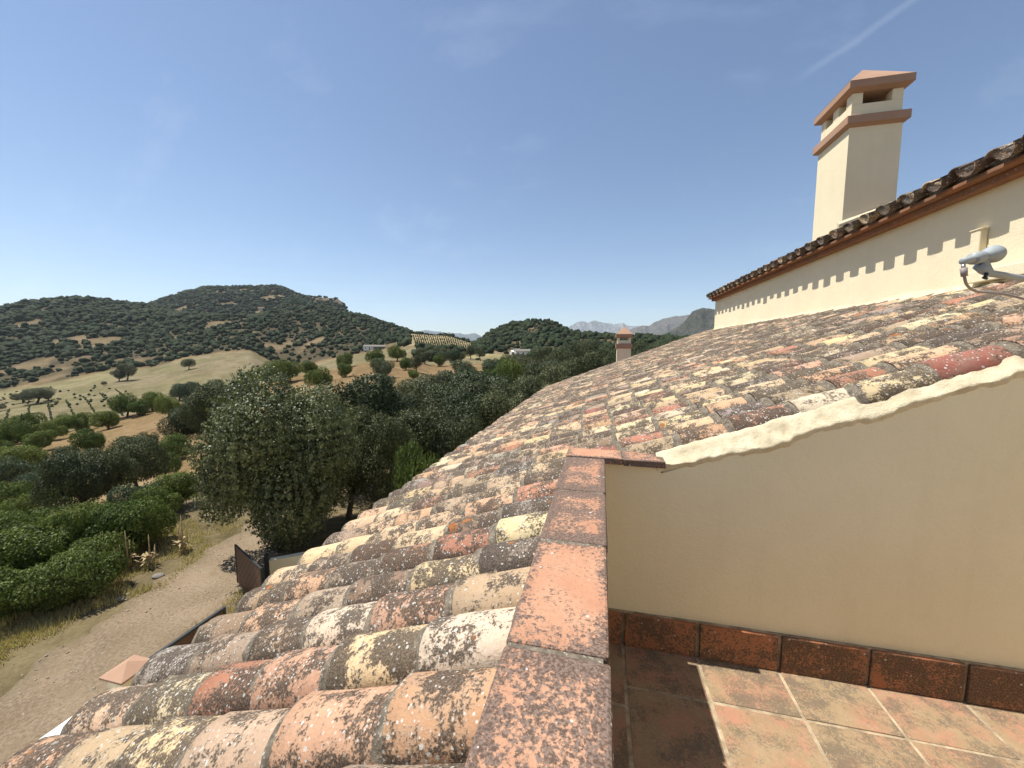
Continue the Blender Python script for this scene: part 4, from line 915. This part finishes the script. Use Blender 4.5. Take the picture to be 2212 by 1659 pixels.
gf = random.Random(55); SB = 0
for k_ in range(400):
    if SB >= 9: break
    x = gf.uniform(-40, 400); y = gf.uniform(1000, 1290)
    if y > 1180+0.0*x and y > 1330-0.42*x: continue
    if y < 960+0.28*abs(x-150): continue
    if 170 < x < 215 and 1120 < y < 1170: continue
    p_, r = ground_hit(x, y)
    if p_ is None or min((Vector((p_.x, p_.y, 0))-c).length for c in cl[::3]) < 3.0: continue
    zc = r*0.8; SB += 1
    tree('shrub', gf.choice(['green', 'green', 'olive', 'bush']), p_.x, p_.y, p_.z-0.1, gf.uniform(0.9, 1.7), None, 'leafy shrub, thicket '+('at the left picture edge' if x < 40 else 'left part' if x < 120 else 'middle part' if x < 220 else 'right part' if x < 310 else 'next to the largest oak')+', '+('among the upper silver olives' if y < 1060 else 'behind the layered dark oaks' if y < 1120 else 'among the full green trees' if y < 1190 else 'in front, above the dry bank'), 'shrub', 'shrubs of the thicket below the house', hscale=1.0)
# rows of young olives in the far field
rows = []; vp = math.radians(-51.0)
dirv = Vector((math.sin(vp)*math.cos(YAW)-math.cos(vp)*math.sin(YAW), math.sin(vp)*math.sin(YAW)+math.cos(vp)*math.cos(YAW), 0)); nrm = Vector((-dirv.y, dirv.x, 0))
blob_v = np.array([(0.9, 0, 0.4), (0.28, 0.86, 0.35), (-0.73, 0.53, 0.45), (-0.73, -0.53, 0.35), (0.28, -0.86, 0.45), (0.2, 0.1, 1.15), (0.5, 0.3, 0.9), (-0.4, -0.2, 0.95), (0, 0, 0)])
blob_f = np.array([(0, 1, 6), (1, 5, 6), (1, 2, 5), (2, 7, 5), (2, 3, 7), (3, 4, 7), (4, 5, 7), (4, 0, 6), (4, 6, 5), (0, 8, 1), (1, 8, 2), (2, 8, 3), (3, 8, 4), (4, 8, 0)])
def scatter_mesh(name, pts, base_v, base_f, mat, kind, seed=0, jitter=0.25):
    """pts: rows of a, b, z, radius, height"""
    g = np.random.default_rng(seed); pts = np.asarray(pts, float); n = len(pts); m_ = len(base_v)
    th = g.uniform(0, 6.28, n); c, s_ = np.cos(th), np.sin(th)
    bv = base_v[None]*(1+jitter*g.uniform(-1, 1, (n, m_, 1)))
    X = (bv[..., 0]*c[:, None]-bv[..., 1]*s_[:, None])*pts[:, 3:4]; Y = (bv[..., 0]*s_[:, None]+bv[..., 1]*c[:, None])*pts[:, 3:4]; Z = bv[..., 2]*pts[:, 4:5]
    V = np.stack([X+pts[:, 0:1], Y+pts[:, 1:2], Z+pts[:, 2:3]], -1).reshape(-1, 3)
    F = (base_f[None]+(np.arange(n)*m_)[:, None, None]).reshape(-1, base_f.shape[1])
    r = np.repeat(g.random(n), len(base_f))*0.75+0.25*g.random(n*len(base_f))
    o = mesh_obj(name, V, F, mat, attrs={'leafrnd': ('FACE', 'FLOAT', r)}); o['kind'] = kind; return o
g = np.random.default_rng(4); rowpts = []
p0, _ = ground_hit(110, 900)
for i in range(-70, 70):
    for j in range(-140, 160):
        q_ = p0+nrm*(i*8.4)+dirv*(j*2.3); r = math.hypot(q_.x, q_.y)
        right = q_.x*math.cos(YAW)+q_.y*math.sin(YAW); fwd = -q_.x*math.sin(YAW)+q_.y*math.cos(YAW)
        if fwd < 10: continue
        xn = 1106+F_PX*right/fwd
        if -160 < xn < 268 and crest_r(xn)*1.12 < r < 425 and g.random() < 0.9:
            if r < foot_r(xn)*0.93: rowpts.append((q_.x+g.uniform(-.3, .3), q_.y+g.uniform(-.3, .3), terr(q_.x, q_.y)-0.1, g.uniform(0.42, 0.72), g.uniform(0.7, 1.1)))
for k_ in range(70):   # scattered young trees on the upper part of the field
    x = g.uniform(0, 290); y = g.uniform(835, 880); p_, r = ground_hit(x, y, 200)
    if p_ is not None and r < foot_r(x)*0.95: rowpts.append((p_.x, p_.y, p_.z-0.1, g.uniform(0.8, 1.3), g.uniform(1.1, 1.7)))
print('rows', len(rowpts))
if rowpts: tag(scatter_mesh('young_olive_rows', rowpts, blob_v, blob_f, M['leaf_far'], 'stuff', 5), 'rows of young dark olive bushes striping the pale valley field', 'olive rows')
# rows on the yellow hill
yh = []
for x in np.arange(893, 1008, 4.6):
    for y in np.arange(726, 752, 3.1):
        p_, r = ground_hit(x+g.uniform(-.5, .5)+(y-726)*0.3, y+g.uniform(-.3, .3), 320)
        if p_ is not None and 333 < r < 640: yh.append((p_.x, p_.y, p_.z-0.1, g.uniform(1.0, 1.5), g.uniform(1.5, 2.2)))
print('yellow hill', len(yh))
if yh: tag(scatter_mesh('hill_olive_rows', yh, blob_v, blob_f, M['leaf_far'], 'stuff', 6), 'dotted rows of young olives on the straw-yellow hill', 'olive rows')

# the woods on the hills, one mass
def ico(sub):
    bm = bmesh.new(); bmesh.ops.create_icosphere(bm, subdivisions=sub, radius=1.0); v = np.array([tuple(q_.co) for q_ in bm.verts]); f = np.array([[w_.index for w_ in q_.verts] for q_ in bm.faces]); bm.free()
    return v, f
iv, if_ = ico(2); iv = iv*np.array([1, 1, 0.72])+np.array([0, 0, 0.72]); iv = iv*(1+0.22*(np.random.default_rng(3).random((len(iv), 1))-0.5)*2)
jv, jf = ico(1); jv = jv*np.array([1, 1, 0.72])+np.array([0, 0, 0.7])
# visibility: running maximum of the elevation angle outward
EL = ZG/RR[None]; RM = np.maximum.accumulate(EL, axis=1)
def visible(a, b, z, h):
    right = a*math.cos(YAW)+b*math.sin(YAW); fwd = -a*math.sin(YAW)+b*math.cos(YAW); ph = np.degrees(np.arctan2(right, fwd)); r = np.hypot(a, b)
    i = np.clip(np.searchsorted(PHI, ph)-1, 0, len(PHI)-2); j = np.clip(np.searchsorted(RR, r)-2, 0, len(RR)-2)
    return (z+h)/r > RM[i, j]-0.0015
g = np.random.default_rng(12); N = 120000
ph = np.radians(g.uniform(-60, 34, N)); r = np.sqrt(g.uniform(230**2, 2150**2, N))
a = r*(np.sin(ph)*math.cos(YAW)-np.cos(ph)*math.sin(YAW)); b = r*(np.sin(ph)*math.sin(YAW)+np.cos(ph)*math.cos(YAW)); xn = xnom(np.degrees(ph))
fr = foot_r(xn); rr_ = ridge_r(xn)
dens = fbm(a/60, b/60, 41, 4); nb_ = fbm(a/45, b/45, 41, 4)
keep = (r > fr+6) & (nb_ < 0.60+0.10*g.random(N)) & (g.random(N) < 0.62+0.38*(fbm(a/30, b/30, 91, 3) > 0.5))
keep &= ~((xn > 886) & (xn < 1022) & (r < rr_*0.985))
keep &= ~((xn > 560) & (r > 1450) & (g.random(N) < 0.45+0.50*(xn > 680)))
keep &= ~((r > rr_*1.1) & (r < 1500) & (xn < 880) & (g.random(N) < 0.3))
# clearings: terraces and the pale saddle
keep &= ~((np.abs(xn-530) < 16) & (r > rr_*0.93) & (r < rr_*0.985))
keep &= ~((xn > 590) & (xn < 760) & (r < fr+75) & (g.random(N) < 0.55))
keep &= ~((xn > 1095) & (xn < 1190) & (r < fr+60) & (g.random(N) < 0.5))
keep &= ~((xn > 240) & (xn < 560) & (np.abs(r-(fr+(rr_-fr)*(0.62+0.0006*(xn-240)))) < 7))
near_or = (xn > 900) & (r > 230) & (r < fr) & (g.random(N) < 0.33); keep |= near_or & ~((xn > 985) & (xn < 1105) & (r > 255) & (r < 322))
a, b, r, xn = a[keep], b[keep], r[keep], xn[keep]
z = np.array([terr(x_, y_) for x_, y_ in zip(a, b)]); vis = visible(a, b, z, 7.0); a, b, r, z, xn = a[vis], b[vis], r[vis], z[vis], xn[vis]
sz = (1.7+4.2*g.random(len(a))**1.8)*np.clip(r/900, 0.75, 1.3); hh = sz*g.uniform(0.85, 1.15, len(a))
pts = np.stack([a, b, z-0.6, sz, hh], -1); nearm = r < 1150; print('far wood', len(pts), nearm.sum())
tag(scatter_mesh('hill_wood', pts[nearm], iv, if_, M['leaf_far'], 'stuff', 8, 0.16), 'dark evergreen oak wood covering the nearer hills', 'wood')
tag(scatter_mesh('mountain_wood', pts[~nearm], jv, jf, M['leaf_far'], 'stuff', 9, 0.2), 'thin evergreen oak wood on the rounded mountain behind', 'wood')
# dry grass and weeds along the track
g = np.random.default_rng(15); V = []; F = []; LR = []
def on_track(x, y):
    return min((Vector((x, y, 0))-c).length for c in cl[::3])
spots = []
while len(spots) < 5200:
    x = g.uniform(-60, 560); y = 1120+(g.random()**0.8)*560
    d = ray(x, y); t = GZ/d.z; p_ = d*t
    if math.hypot(p_.x, p_.y) > 26: continue
    dt = on_track(p_.x, p_.y)
    if dt < 1.35: continue
    if p_.x > -8.6 and p_.y < 7: continue
    w_ = fbm(p_.x/1.5, p_.y/1.5, 77, 3)
    if dt < 2.6 and w_ < 0.42: continue
    if w_ < 0.33: continue
    spots.append((p_.x, p_.y, terr(p_.x, p_.y), 1.0 if dt < 4.0 else 1.5, w_))
for x, y, z, s_, w_ in spots:
    for k_ in range(6):
        th = g.uniform(0, 6.28); h = g.uniform(0.06, 0.20)*s_*(0.6+w_); bx = x+g.normal()*0.08; by = y+g.normal()*0.08; wd = 0.008+0.006*g.random()
        n0 = len(V); lx = math.cos(th)*h*0.5; ly = math.sin(th)*h*0.5
        V += [(bx-wd*math.sin(th), by+wd*math.cos(th), z-0.01), (bx+wd*math.sin(th), by-wd*math.cos(th), z-0.01), (bx+lx, by+ly, z+h)]; F.append((n0, n0+1, n0+2)); LR.append(g.random())
M['straw'] = leaf_material('straw', (0.40, 0.30, 0.15), (0.56, 0.45, 0.25), (0.30, 0.30, 0.12), 0.8, 0.2, 0.1)
gr = mesh_obj('dry_grass', np.array(V), np.array(F), M['straw'], attrs={'leafrnd': ('FACE', 'FLOAT', np.array(LR))}); tag(gr, 'dry straw-coloured grass and weeds on both sides of the dirt track', 'grass', kind='stuff')
# dry thistle stalks on the bank
def stalks(x, y, n, hpx, lb, seed):
    p_, r = ground_hit(x, y); g_ = random.Random(seed); root = empty('dry_stalk_plant', p_, lb, 'dry plant', 'dry stalk plants on the bank')
    zc = r*0.75; H = hpx/F_PX*zc*1.15
    lf = MB()
    for i in range(26):
        th = g_.uniform(0, 6.28); L = g_.uniform(0.15, 0.35); z0_ = g_.uniform(0, 0.5); e = (math.cos(th)*L, math.sin(th)*L, z0_+L*g_.uniform(-.2, .6)); w2 = 0.045
        lf.add([(0, 0, z0_), (e[0]*.5-w2*math.sin(th), e[1]*.5+w2*math.cos(th), z0_+.08), e, (e[0]*.5+w2*math.sin(th), e[1]*.5-w2*math.cos(th), z0_+.08)], [(0, 1, 2, 3)])
    lf.build('dry_leaf_cluster', M['dry'], root)
    for i in range(n):
        th = g_.uniform(0, 6.28); d = g_.uniform(0.08, 0.22)*(1 if i else 0.3); h = H*(1 if i == 0 else g_.uniform(0.45, 0.95)); st = MB()
        st.tube([(d*.2*math.cos(th), d*.2*math.sin(th), 0), (d*math.cos(th), d*math.sin(th), h*0.25), (d*1.15*math.cos(th), d*1.15*math.sin(th), h*0.6), (d*1.2*math.cos(th), d*1.2*math.sin(th), h)], [0.030, 0.026, 0.020, 0.008], 6)
        st.build('stalk', M['dry'], root, smooth=True)
stalks(281, 1236, 3, 75, 'pair of tall bleached dry stalks rising from the bank under the green tree', 1)
stalks(321, 1225, 4, 62, 'shorter candelabra-like dry stalks in the middle of the bank', 2)
stalks(396, 1195, 5, 75, 'bushy straw-coloured dry plant nearest the largest oak', 3)
# stones
for x, y, s_, lb in ((342, 1248, 0.15, 'pale flat boulder on the edge of the dirt track'), (262, 1298, 0.11, 'small grey stone lower down the track edge'), (278, 1290, 0.07, 'fist-sized stone beside the small grey one')):
    p_, r = ground_hit(x, y); bm = bmesh.new(); bmesh.ops.create_icosphere(bm, subdivisions=3, radius=1.0); g_ = random.Random(int(x))
    me = bpy.data.meshes.new('rock')
    for v in bm.verts: v.co *= 1+0.35*(float(fbm(v.co.x*1.7+x, v.co.y*1.7+v.co.z*2, 5, 3))-0.5); v.co.z *= 0.55; v.co.x *= 1.4
    bm.to_mesh(me); bm.free(); me.materials.append(M['rock']); me.polygons.foreach_set('use_smooth', [True]*len(me.polygons))
    o = inst('rock', me, loc=p_+Vector((0, 0, s_*0.2))); o.scale = (s_, s_, s_); tag(o, lb, 'rock')

# loose stones on the track
g = np.random.default_rng(31); st = []
for k_ in range(900):
    c_ = cl[int(g.integers(0, len(cl)))]; x = c_.x+g.normal()*1.3; y = c_.y+g.normal()*1.3
    if x > -7.9 and y < 8: continue
    s_ = 0.008+0.03*g.random()**5; st.append((x, y, terr(x, y)+0.055, s_, s_*0.6))
tag(scatter_mesh('track_gravel', st, blob_v, blob_f, M['pebble'], 'stuff', 33, 0.3), 'loose stones scattered on the dirt track', 'gravel')

# ------------------------------------------------------------------ things by the track
zt_ = -5.5; c0 = ray(262, 1482); c0 = c0*(zt_/c0.z); c3 = ray(192, 1485); c3 = c3*(zt_/c3.z); wC = 0.50
gp = empty('gate_pillar', (c0.x-wC/2, c0.y+wC/2, GZ), 'cream gate pillar with a terracotta pyramid cap beside the track', 'pillar')
m_ = MB(); m_.box(-0.19, 0.19, -0.19, 0.19, -0.3, 2.2); m_.build('shaft', M['wall'], gp, bevel=0.01)
m_ = MB(); m_.box(-wC/2, wC/2, -wC/2, wC/2, 2.201, 2.24); m_.add([(-wC/2, -wC/2, 2.24), (wC/2, -wC/2, 2.24), (wC/2, wC/2, 2.24), (-wC/2, wC/2, 2.24), (0, 0, 2.38)], [(0, 1, 4), (1, 2, 4), (2, 3, 4), (3, 0, 4)])
m_.build('pyramid_cap', M['pinkcap'], gp, bevel=0.006)
# white-topped boundary wall
wl_ = empty('boundary_wall', (c0.x-wC/2, 0, GZ), 'low boundary wall with bright white coping at the bottom left corner', 'wall')
m_ = MB(); m_.box(-0.13, 0.13, -5, c0.y-0.01, -0.4, 1.9); m_.build('wall_body', M['wall'], wl_)
m_ = MB(); m_.box(-0.17, 0.17, -5, c0.y-0.012, 1.903, 1.97); m_.build('wall_coping', M['white'], wl_, bevel=0.01)
def boards(root, L, H, vertical=False, n=10, diag=False, y0=0.0, x=0.0):
    """a leaf of boards in the local YZ plane, starting at y0"""
    for k in range(n):
        mb = MB()
        if diag:
            # board running 45 degrees, clipped to the leaf
            s0 = -H+(L+H)*k/n; s1 = -H+(L+H)*(k+1)/n-0.012; poly = []
            def clip(s): return [(max(0, s), max(0, -s)), (min(L, s+H), min(H, L-s))]
            (ya, za), (yb, zb_) = clip(s0); (yc, zc_), (yd, ze) = clip(s1)
            if yb-ya < 0.02 and yd-yc < 0.02: continue
            q_ = [(ya, za), (yc, zc_), (yd, ze), (yb, zb_)]
            mb.hexa([(x-0.012, y0+q_[0][0], q_[0][1]), (x-0.012, y0+q_[1][0], q_[1][1]), (x-0.012, y0+q_[2][0], q_[2][1]), (x-0.012, y0+q_[3][0], q_[3][1]),
                     (x+0.012, y0+q_[0][0], q_[0][1]), (x+0.012, y0+q_[1][0], q_[1][1]), (x+0.012, y0+q_[2][0], q_[2][1]), (x+0.012, y0+q_[3][0], q_[3][1])])
        else:
            mb.box(x-0.012, x+0.012, y0, y0+L, H*k/n, H*(k+1)/n-0.010)
        mb.build('board', M['brownwood'], root)
r0_ = ray(478, 1310); r0_ = r0_*(zt_/r0_.z)
ga_ = empty('driveway_gate', (c0.x-wC/2+0.05, c0.y+wC+0.02, GZ+0.08), 'brown boarded driveway gate with black iron top rail next to the pillar', 'gate')
Lg = r0_.y-(c0.y+wC); Hg = zt_-GZ-0.08
boards(ga_, Lg-0.08, Hg-0.06, n=12, y0=0.04)
m_ = MB(); m_.box(-0.03, 0.03, 0, Lg, Hg-0.055, Hg); m_.box(-0.03, 0.03, 0, 0.045, 0, Hg-0.055); m_.box(-0.03, 0.03, Lg-0.045, Lg, 0, Hg-0.055); m_.box(-0.03, 0.03, 0.045, Lg-0.045, -0.05, -0.001)
m_.build('iron_frame', M['iron'], ga_)
# second gate, boards on the diagonal, and the wall behind it under the big oak
g0 = ray(515, 1262); g0 = g0*(GZ/g0.z)
az = YAW+math.radians(51.8)
g2_ = empty('braced_gate', (g0.x, g0.y, GZ+0.05), 'open brown gate leaf with diagonal boards under the largest oak', 'gate', rz=az+math.pi)
boards(g2_, 2.1, 1.25, n=14, diag=True)
m_ = MB(); m_.box(-0.025, 0.025, -0.05, 0.0, -0.04, 1.3); m_.box(-0.025, 0.025, 2.1, 2.15, -0.04, 1.3); m_.box(-0.025, 0.025, 0, 2.1, 1.255, 1.30); m_.build('iron_frame', M['iron'], g2_)
def at_depth(x, y, zc): return ray(x, y)*zc
q1 = at_depth(574, 1250, 12.2); q2 = at_depth(720, 1180, 12.9)
ow = empty('garden_wall', (q1.x, q1.y, GZ), 'cream wall with a black post glimpsed between the largest oak and the eave tiles', 'wall', rz=math.atan2(q2.y-q1.y, q2.x-q1.x))
Lw = math.hypot(q2.x-q1.x, q2.y-q1.y); hw_ = at_depth(620, 1208, 12.3).z-GZ
m_ = MB(); m_.box(0.12, Lw+2, 0, 0.2, -0.3, hw_); m_.build('wall_body', M['wall'], ow); m_ = MB(); m_.box(0, 0.09, -0.05, 0.05, -0.3, hw_+0.25); m_.build('post', M['iron'], ow)

# satellite dish: only the arm's end reaches into the picture
def D(x, y, zc): return ray(x, y)*zc
ZL = 1.45
c_h = D(2146, 549, ZL); c_l = D(2077, 565, ZL-0.02)
dish = empty('satellite_dish', (2.35, 1.90, 0.10), 'satellite dish whose grey feed horn and arm reach in at the right edge', 'satellite dish')
off = -Vector((2.35, 1.90, 0.10))
def DP(mb, name, mat, smooth=True, bevel=0): o = mb.build(name, mat, dish, smooth=smooth, bevel=bevel); o.location = off; return o
ax = (c_h-c_l).normalized(); m_ = MB()
def along(t, dz=0): return c_l.lerp(c_h, t)+Vector((0, 0, dz))
m_.tube([along(0.62), along(0.74), along(0.82), along(0.93), along(1.04), along(1.12), along(1.15)], [0.016, 0.017, 0.026, 0.031, 0.032, 0.027, 0.012], 24)
m_.tube([along(0.02), along(0.04), along(0.3), along(0.62)], [0.008, 0.0125, 0.014, 0.015], 16)
DP(m_, 'feed_horn', M['grey_plastic'])
m_ = MB(); m_.tube([along(0.34), along(0.40), along(0.56), along(0.62)], [0.021, 0.0225, 0.0225, 0.021], 20); DP(m_, 'clamp_ring', M['grey_plastic'])
m_ = MB(); p_b = D(2112, 573, ZL); p_e = D(2135, 590, ZL); p_r = D(2212, 602, ZL+0.02); p_s = p_r+(p_r-p_e)*0.7; p_s = Vector((1.95, 1.86, p_s.z))
m_.tube([p_b, p_e.lerp(p_b, 0.4), p_e, p_r, p_s, Vector((2.20, 1.88, 0.20))], [0.016, 0.017, 0.0125, 0.0115, 0.0115, 0.0115], 12); DP(m_, 'feed_arm', M['grey_plastic'])
m_ = MB(); br = [D(2113, 556, ZL-0.012), D(2136, 560, ZL-0.012), D(2150, 590, ZL-0.012), D(2126, 582, ZL-0.012)]
m_.add([tuple(v) for v in br]+[tuple(v+ray(2130, 570)*0.024) for v in br], [(0, 1, 2, 3), (7, 6, 5, 4), (0, 4, 5, 1), (1, 5, 6, 2), (2, 6, 7, 3), (3, 7, 4, 0)]); DP(m_, 'clamp_bracket', M['grey_plastic'], False, 0.003)
m_ = MB(); m_.tube([D(2131, 590, ZL-0.01), D(2128, 600, ZL-0.01)], [0.006, 0.005], 8); m_.tube([D(2124, 599, ZL-.01), D(2132, 602, ZL-.01)], 0.005, 6); DP(m_, 'wing_bolt', M['iron'])
m_ = MB(); m_.tube([D(2081, 572, ZL-0.02), D(2081.5, 580, ZL-0.02)], 0.006, 12); DP(m_, 'connector', M['steel'])
m_ = MB(); m_.tube([D(2081.5, 579, ZL-0.02), D(2083, 597, ZL-0.02)], [0.0105, 0.009], 12); DP(m_, 'rubber_boot', M['cable'])
m_ = MB(); kp = [D(2083, 596, ZL-.02), D(2085, 606, ZL-.02), D(2089, 616, ZL), D(2098, 624, ZL+.02), D(2112, 630, ZL+.05)]
def onroof(x, y, d=0.012):
    r_ = ray(x, y); t = (Z0+0.0)/(r_.z-S*r_.x); return r_*t*0.985+Vector((0, 0, d))
kp += [D(2135, 632, ZL+.05), D(2160, 634, ZL+.06), D(2190, 640, ZL+.06), D(2230, 650, ZL+.06), D(2330, 672, ZL+.06)]
pts = []
for i in range(len(kp)-1):
    for k_ in range(4):
        t = k_/4; P0 = kp[max(i-1, 0)]; P1 = kp[i]; P2 = kp[i+1]; P3 = kp[min(i+2, len(kp)-1)]
        pts.append(0.5*((2*P1)+(-P0+P2)*t+(2*P0-5*P1+4*P2-P3)*t*t+(-P0+3*P1-3*P2+P3)*t*t*t))
m_.tube(pts+[kp[-1]], 0.0045, 8); DP(m_, 'cable', M['cable'])
m_ = MB(); nr, ns = 10, 36; dc = Vector((2.20, 1.80, 0.50)); dn = (c_h-dc).normalized(); dn = (dn+Vector((0, 0, 0.10))).normalized(); du_ = dn.orthogonal().normalized(); dv = dn.cross(du_)
V = [tuple(dc)]
for i in range(1, nr+1):
    for k_ in range(ns):
        rr = 0.29*i/nr; t = 2*math.pi*k_/ns; V.append(tuple(dc+(du_*math.cos(t)+dv*math.sin(t))*rr+dn*(0.06*(i/nr)**2)))
Fq = [(0, 1+k_, 1+(k_+1) % ns) for k_ in range(ns)]+[(1+i*ns+k_, 1+(i+1)*ns+k_, 1+(i+1)*ns+(k_+1) % ns, 1+i*ns+(k_+1) % ns) for i in range(nr-1) for k_ in range(ns)]
o = mesh_obj('reflector', V, Fq, M['grey_plastic'], dish, True); o.location = off
md = o.modifiers.new('s', 'SOLIDIFY'); md.thickness = 0.004
m_ = MB(); m_.tube([Vector((2.35, 1.96, FLOOR)), Vector((2.35, 1.96, 0.55))], 0.018, 12); m_.tube([Vector((2.35, 1.96, 0.5)), Vector((2.22, 1.82, 0.5))], 0.02, 10); DP(m_, 'mast', M['steel'])

# farm buildings in the valley
def cottage(x, y, w_, d_, h_, lb, wallm, roofm, seed, r0=200):
    p_, r = ground_hit(x, y, r0)
    if p_ is None: return
    rt_ = empty('farm_cottage', p_, lb, 'house', rz=YAW+0.12*seed)
    m_ = MB(); m_.box(-w_/2, w_/2, -d_/2, d_/2, -1.0, h_)
    m_.add([(-w_/2, -d_/2, h_), (-w_/2, d_/2, h_), (-w_/2, 0, h_+d_*0.22)], [(0, 1, 2)]); m_.add([(w_/2, -d_/2, h_), (w_/2, d_/2, h_), (w_/2, 0, h_+d_*0.22)], [(0, 2, 1)]); m_.build('wall', wallm, rt_)
    m_ = MB(); t = 0.15; o_ = 0.35; zr = h_+d_*0.22
    for sg in (-1, 1):
        m_.hexa([(-w_/2-o_, sg*(d_/2+o_), h_-0.12), (w_/2+o_, sg*(d_/2+o_), h_-0.12), (w_/2+o_, 0, zr+0.02), (-w_/2-o_, 0, zr+0.02), (-w_/2-o_, sg*(d_/2+o_), h_+0.06), (w_/2+o_, sg*(d_/2+o_), h_+0.06), (w_/2+o_, 0, zr+0.2), (-w_/2-o_, 0, zr+0.2)])
    m_.build('roof', roofm, rt_)
    for k_ in range(3):
        m_ = MB(); xx = -w_/2+w_*(k_+0.5)/3; m_.box(xx-0.5, xx+0.5, -d_/2-0.03, -d_/2+0.05, h_*0.35 if k_ != 1 else 0, h_*0.75); m_.build('window' if k_ != 1 else 'door', M['dark'], rt_)
cottage(1129, 770, 11, 6, 3.4, 'white farm cottage in the valley left of the small chimney', M['white'], M['rock'], 1, 170)
cottage(1110, 768, 4.5, 4, 2.6, 'small white outbuilding left of the white cottage', M['white'], M['white'], 3, 170)
cottage(1145, 769, 4, 3, 2.4, 'tiny shed right of the white cottage', M['white'], M['rock'], 4, 170)
cottage(1116, 763, 6, 4, 2.8, 'grey-roofed cottage behind the white one', M['wall'], M['rock'], 2, 170)
cottage(800, 757, 14, 8, 4, 'long pale farm building at the foot of the wooded ridge', M['white'], M['rock'], 1, 260)
cottage(820, 757, 12, 8, 4, 'grey farm shed beside the long pale building', M['rock'], M['rock'], 3, 260)
cottage(565, 669, 16, 8, 5, 'lone ochre house high on the wooded ridge', M['wall'], M['soffit'], 1, 600)

# ------------------------------------------------------------------ summer haze in the air
hz = MB(); hz.box(-17500, 17500, -8000, 17500, -800, 1400)
ht = bpy.data.materials.new('haze_air'); ht.use_nodes = True; hn = ht.node_tree; hn.nodes.clear()
ho = hn.nodes.new('ShaderNodeOutputMaterial'); hv = hn.nodes.new('ShaderNodeVolumePrincipled')
hv.inputs['Color'].default_value = (0.80, 0.90, 1.0, 1); hv.inputs['Density'].default_value = 0.000038; hv.inputs['Anisotropy'].default_value = 0.2
hn.links.new(hv.outputs[0], ho.inputs['Volume'])
ho_ = hz.build('haze', ht); tag(ho_, 'thin summer haze in the valley air', 'haze', kind='stuff')
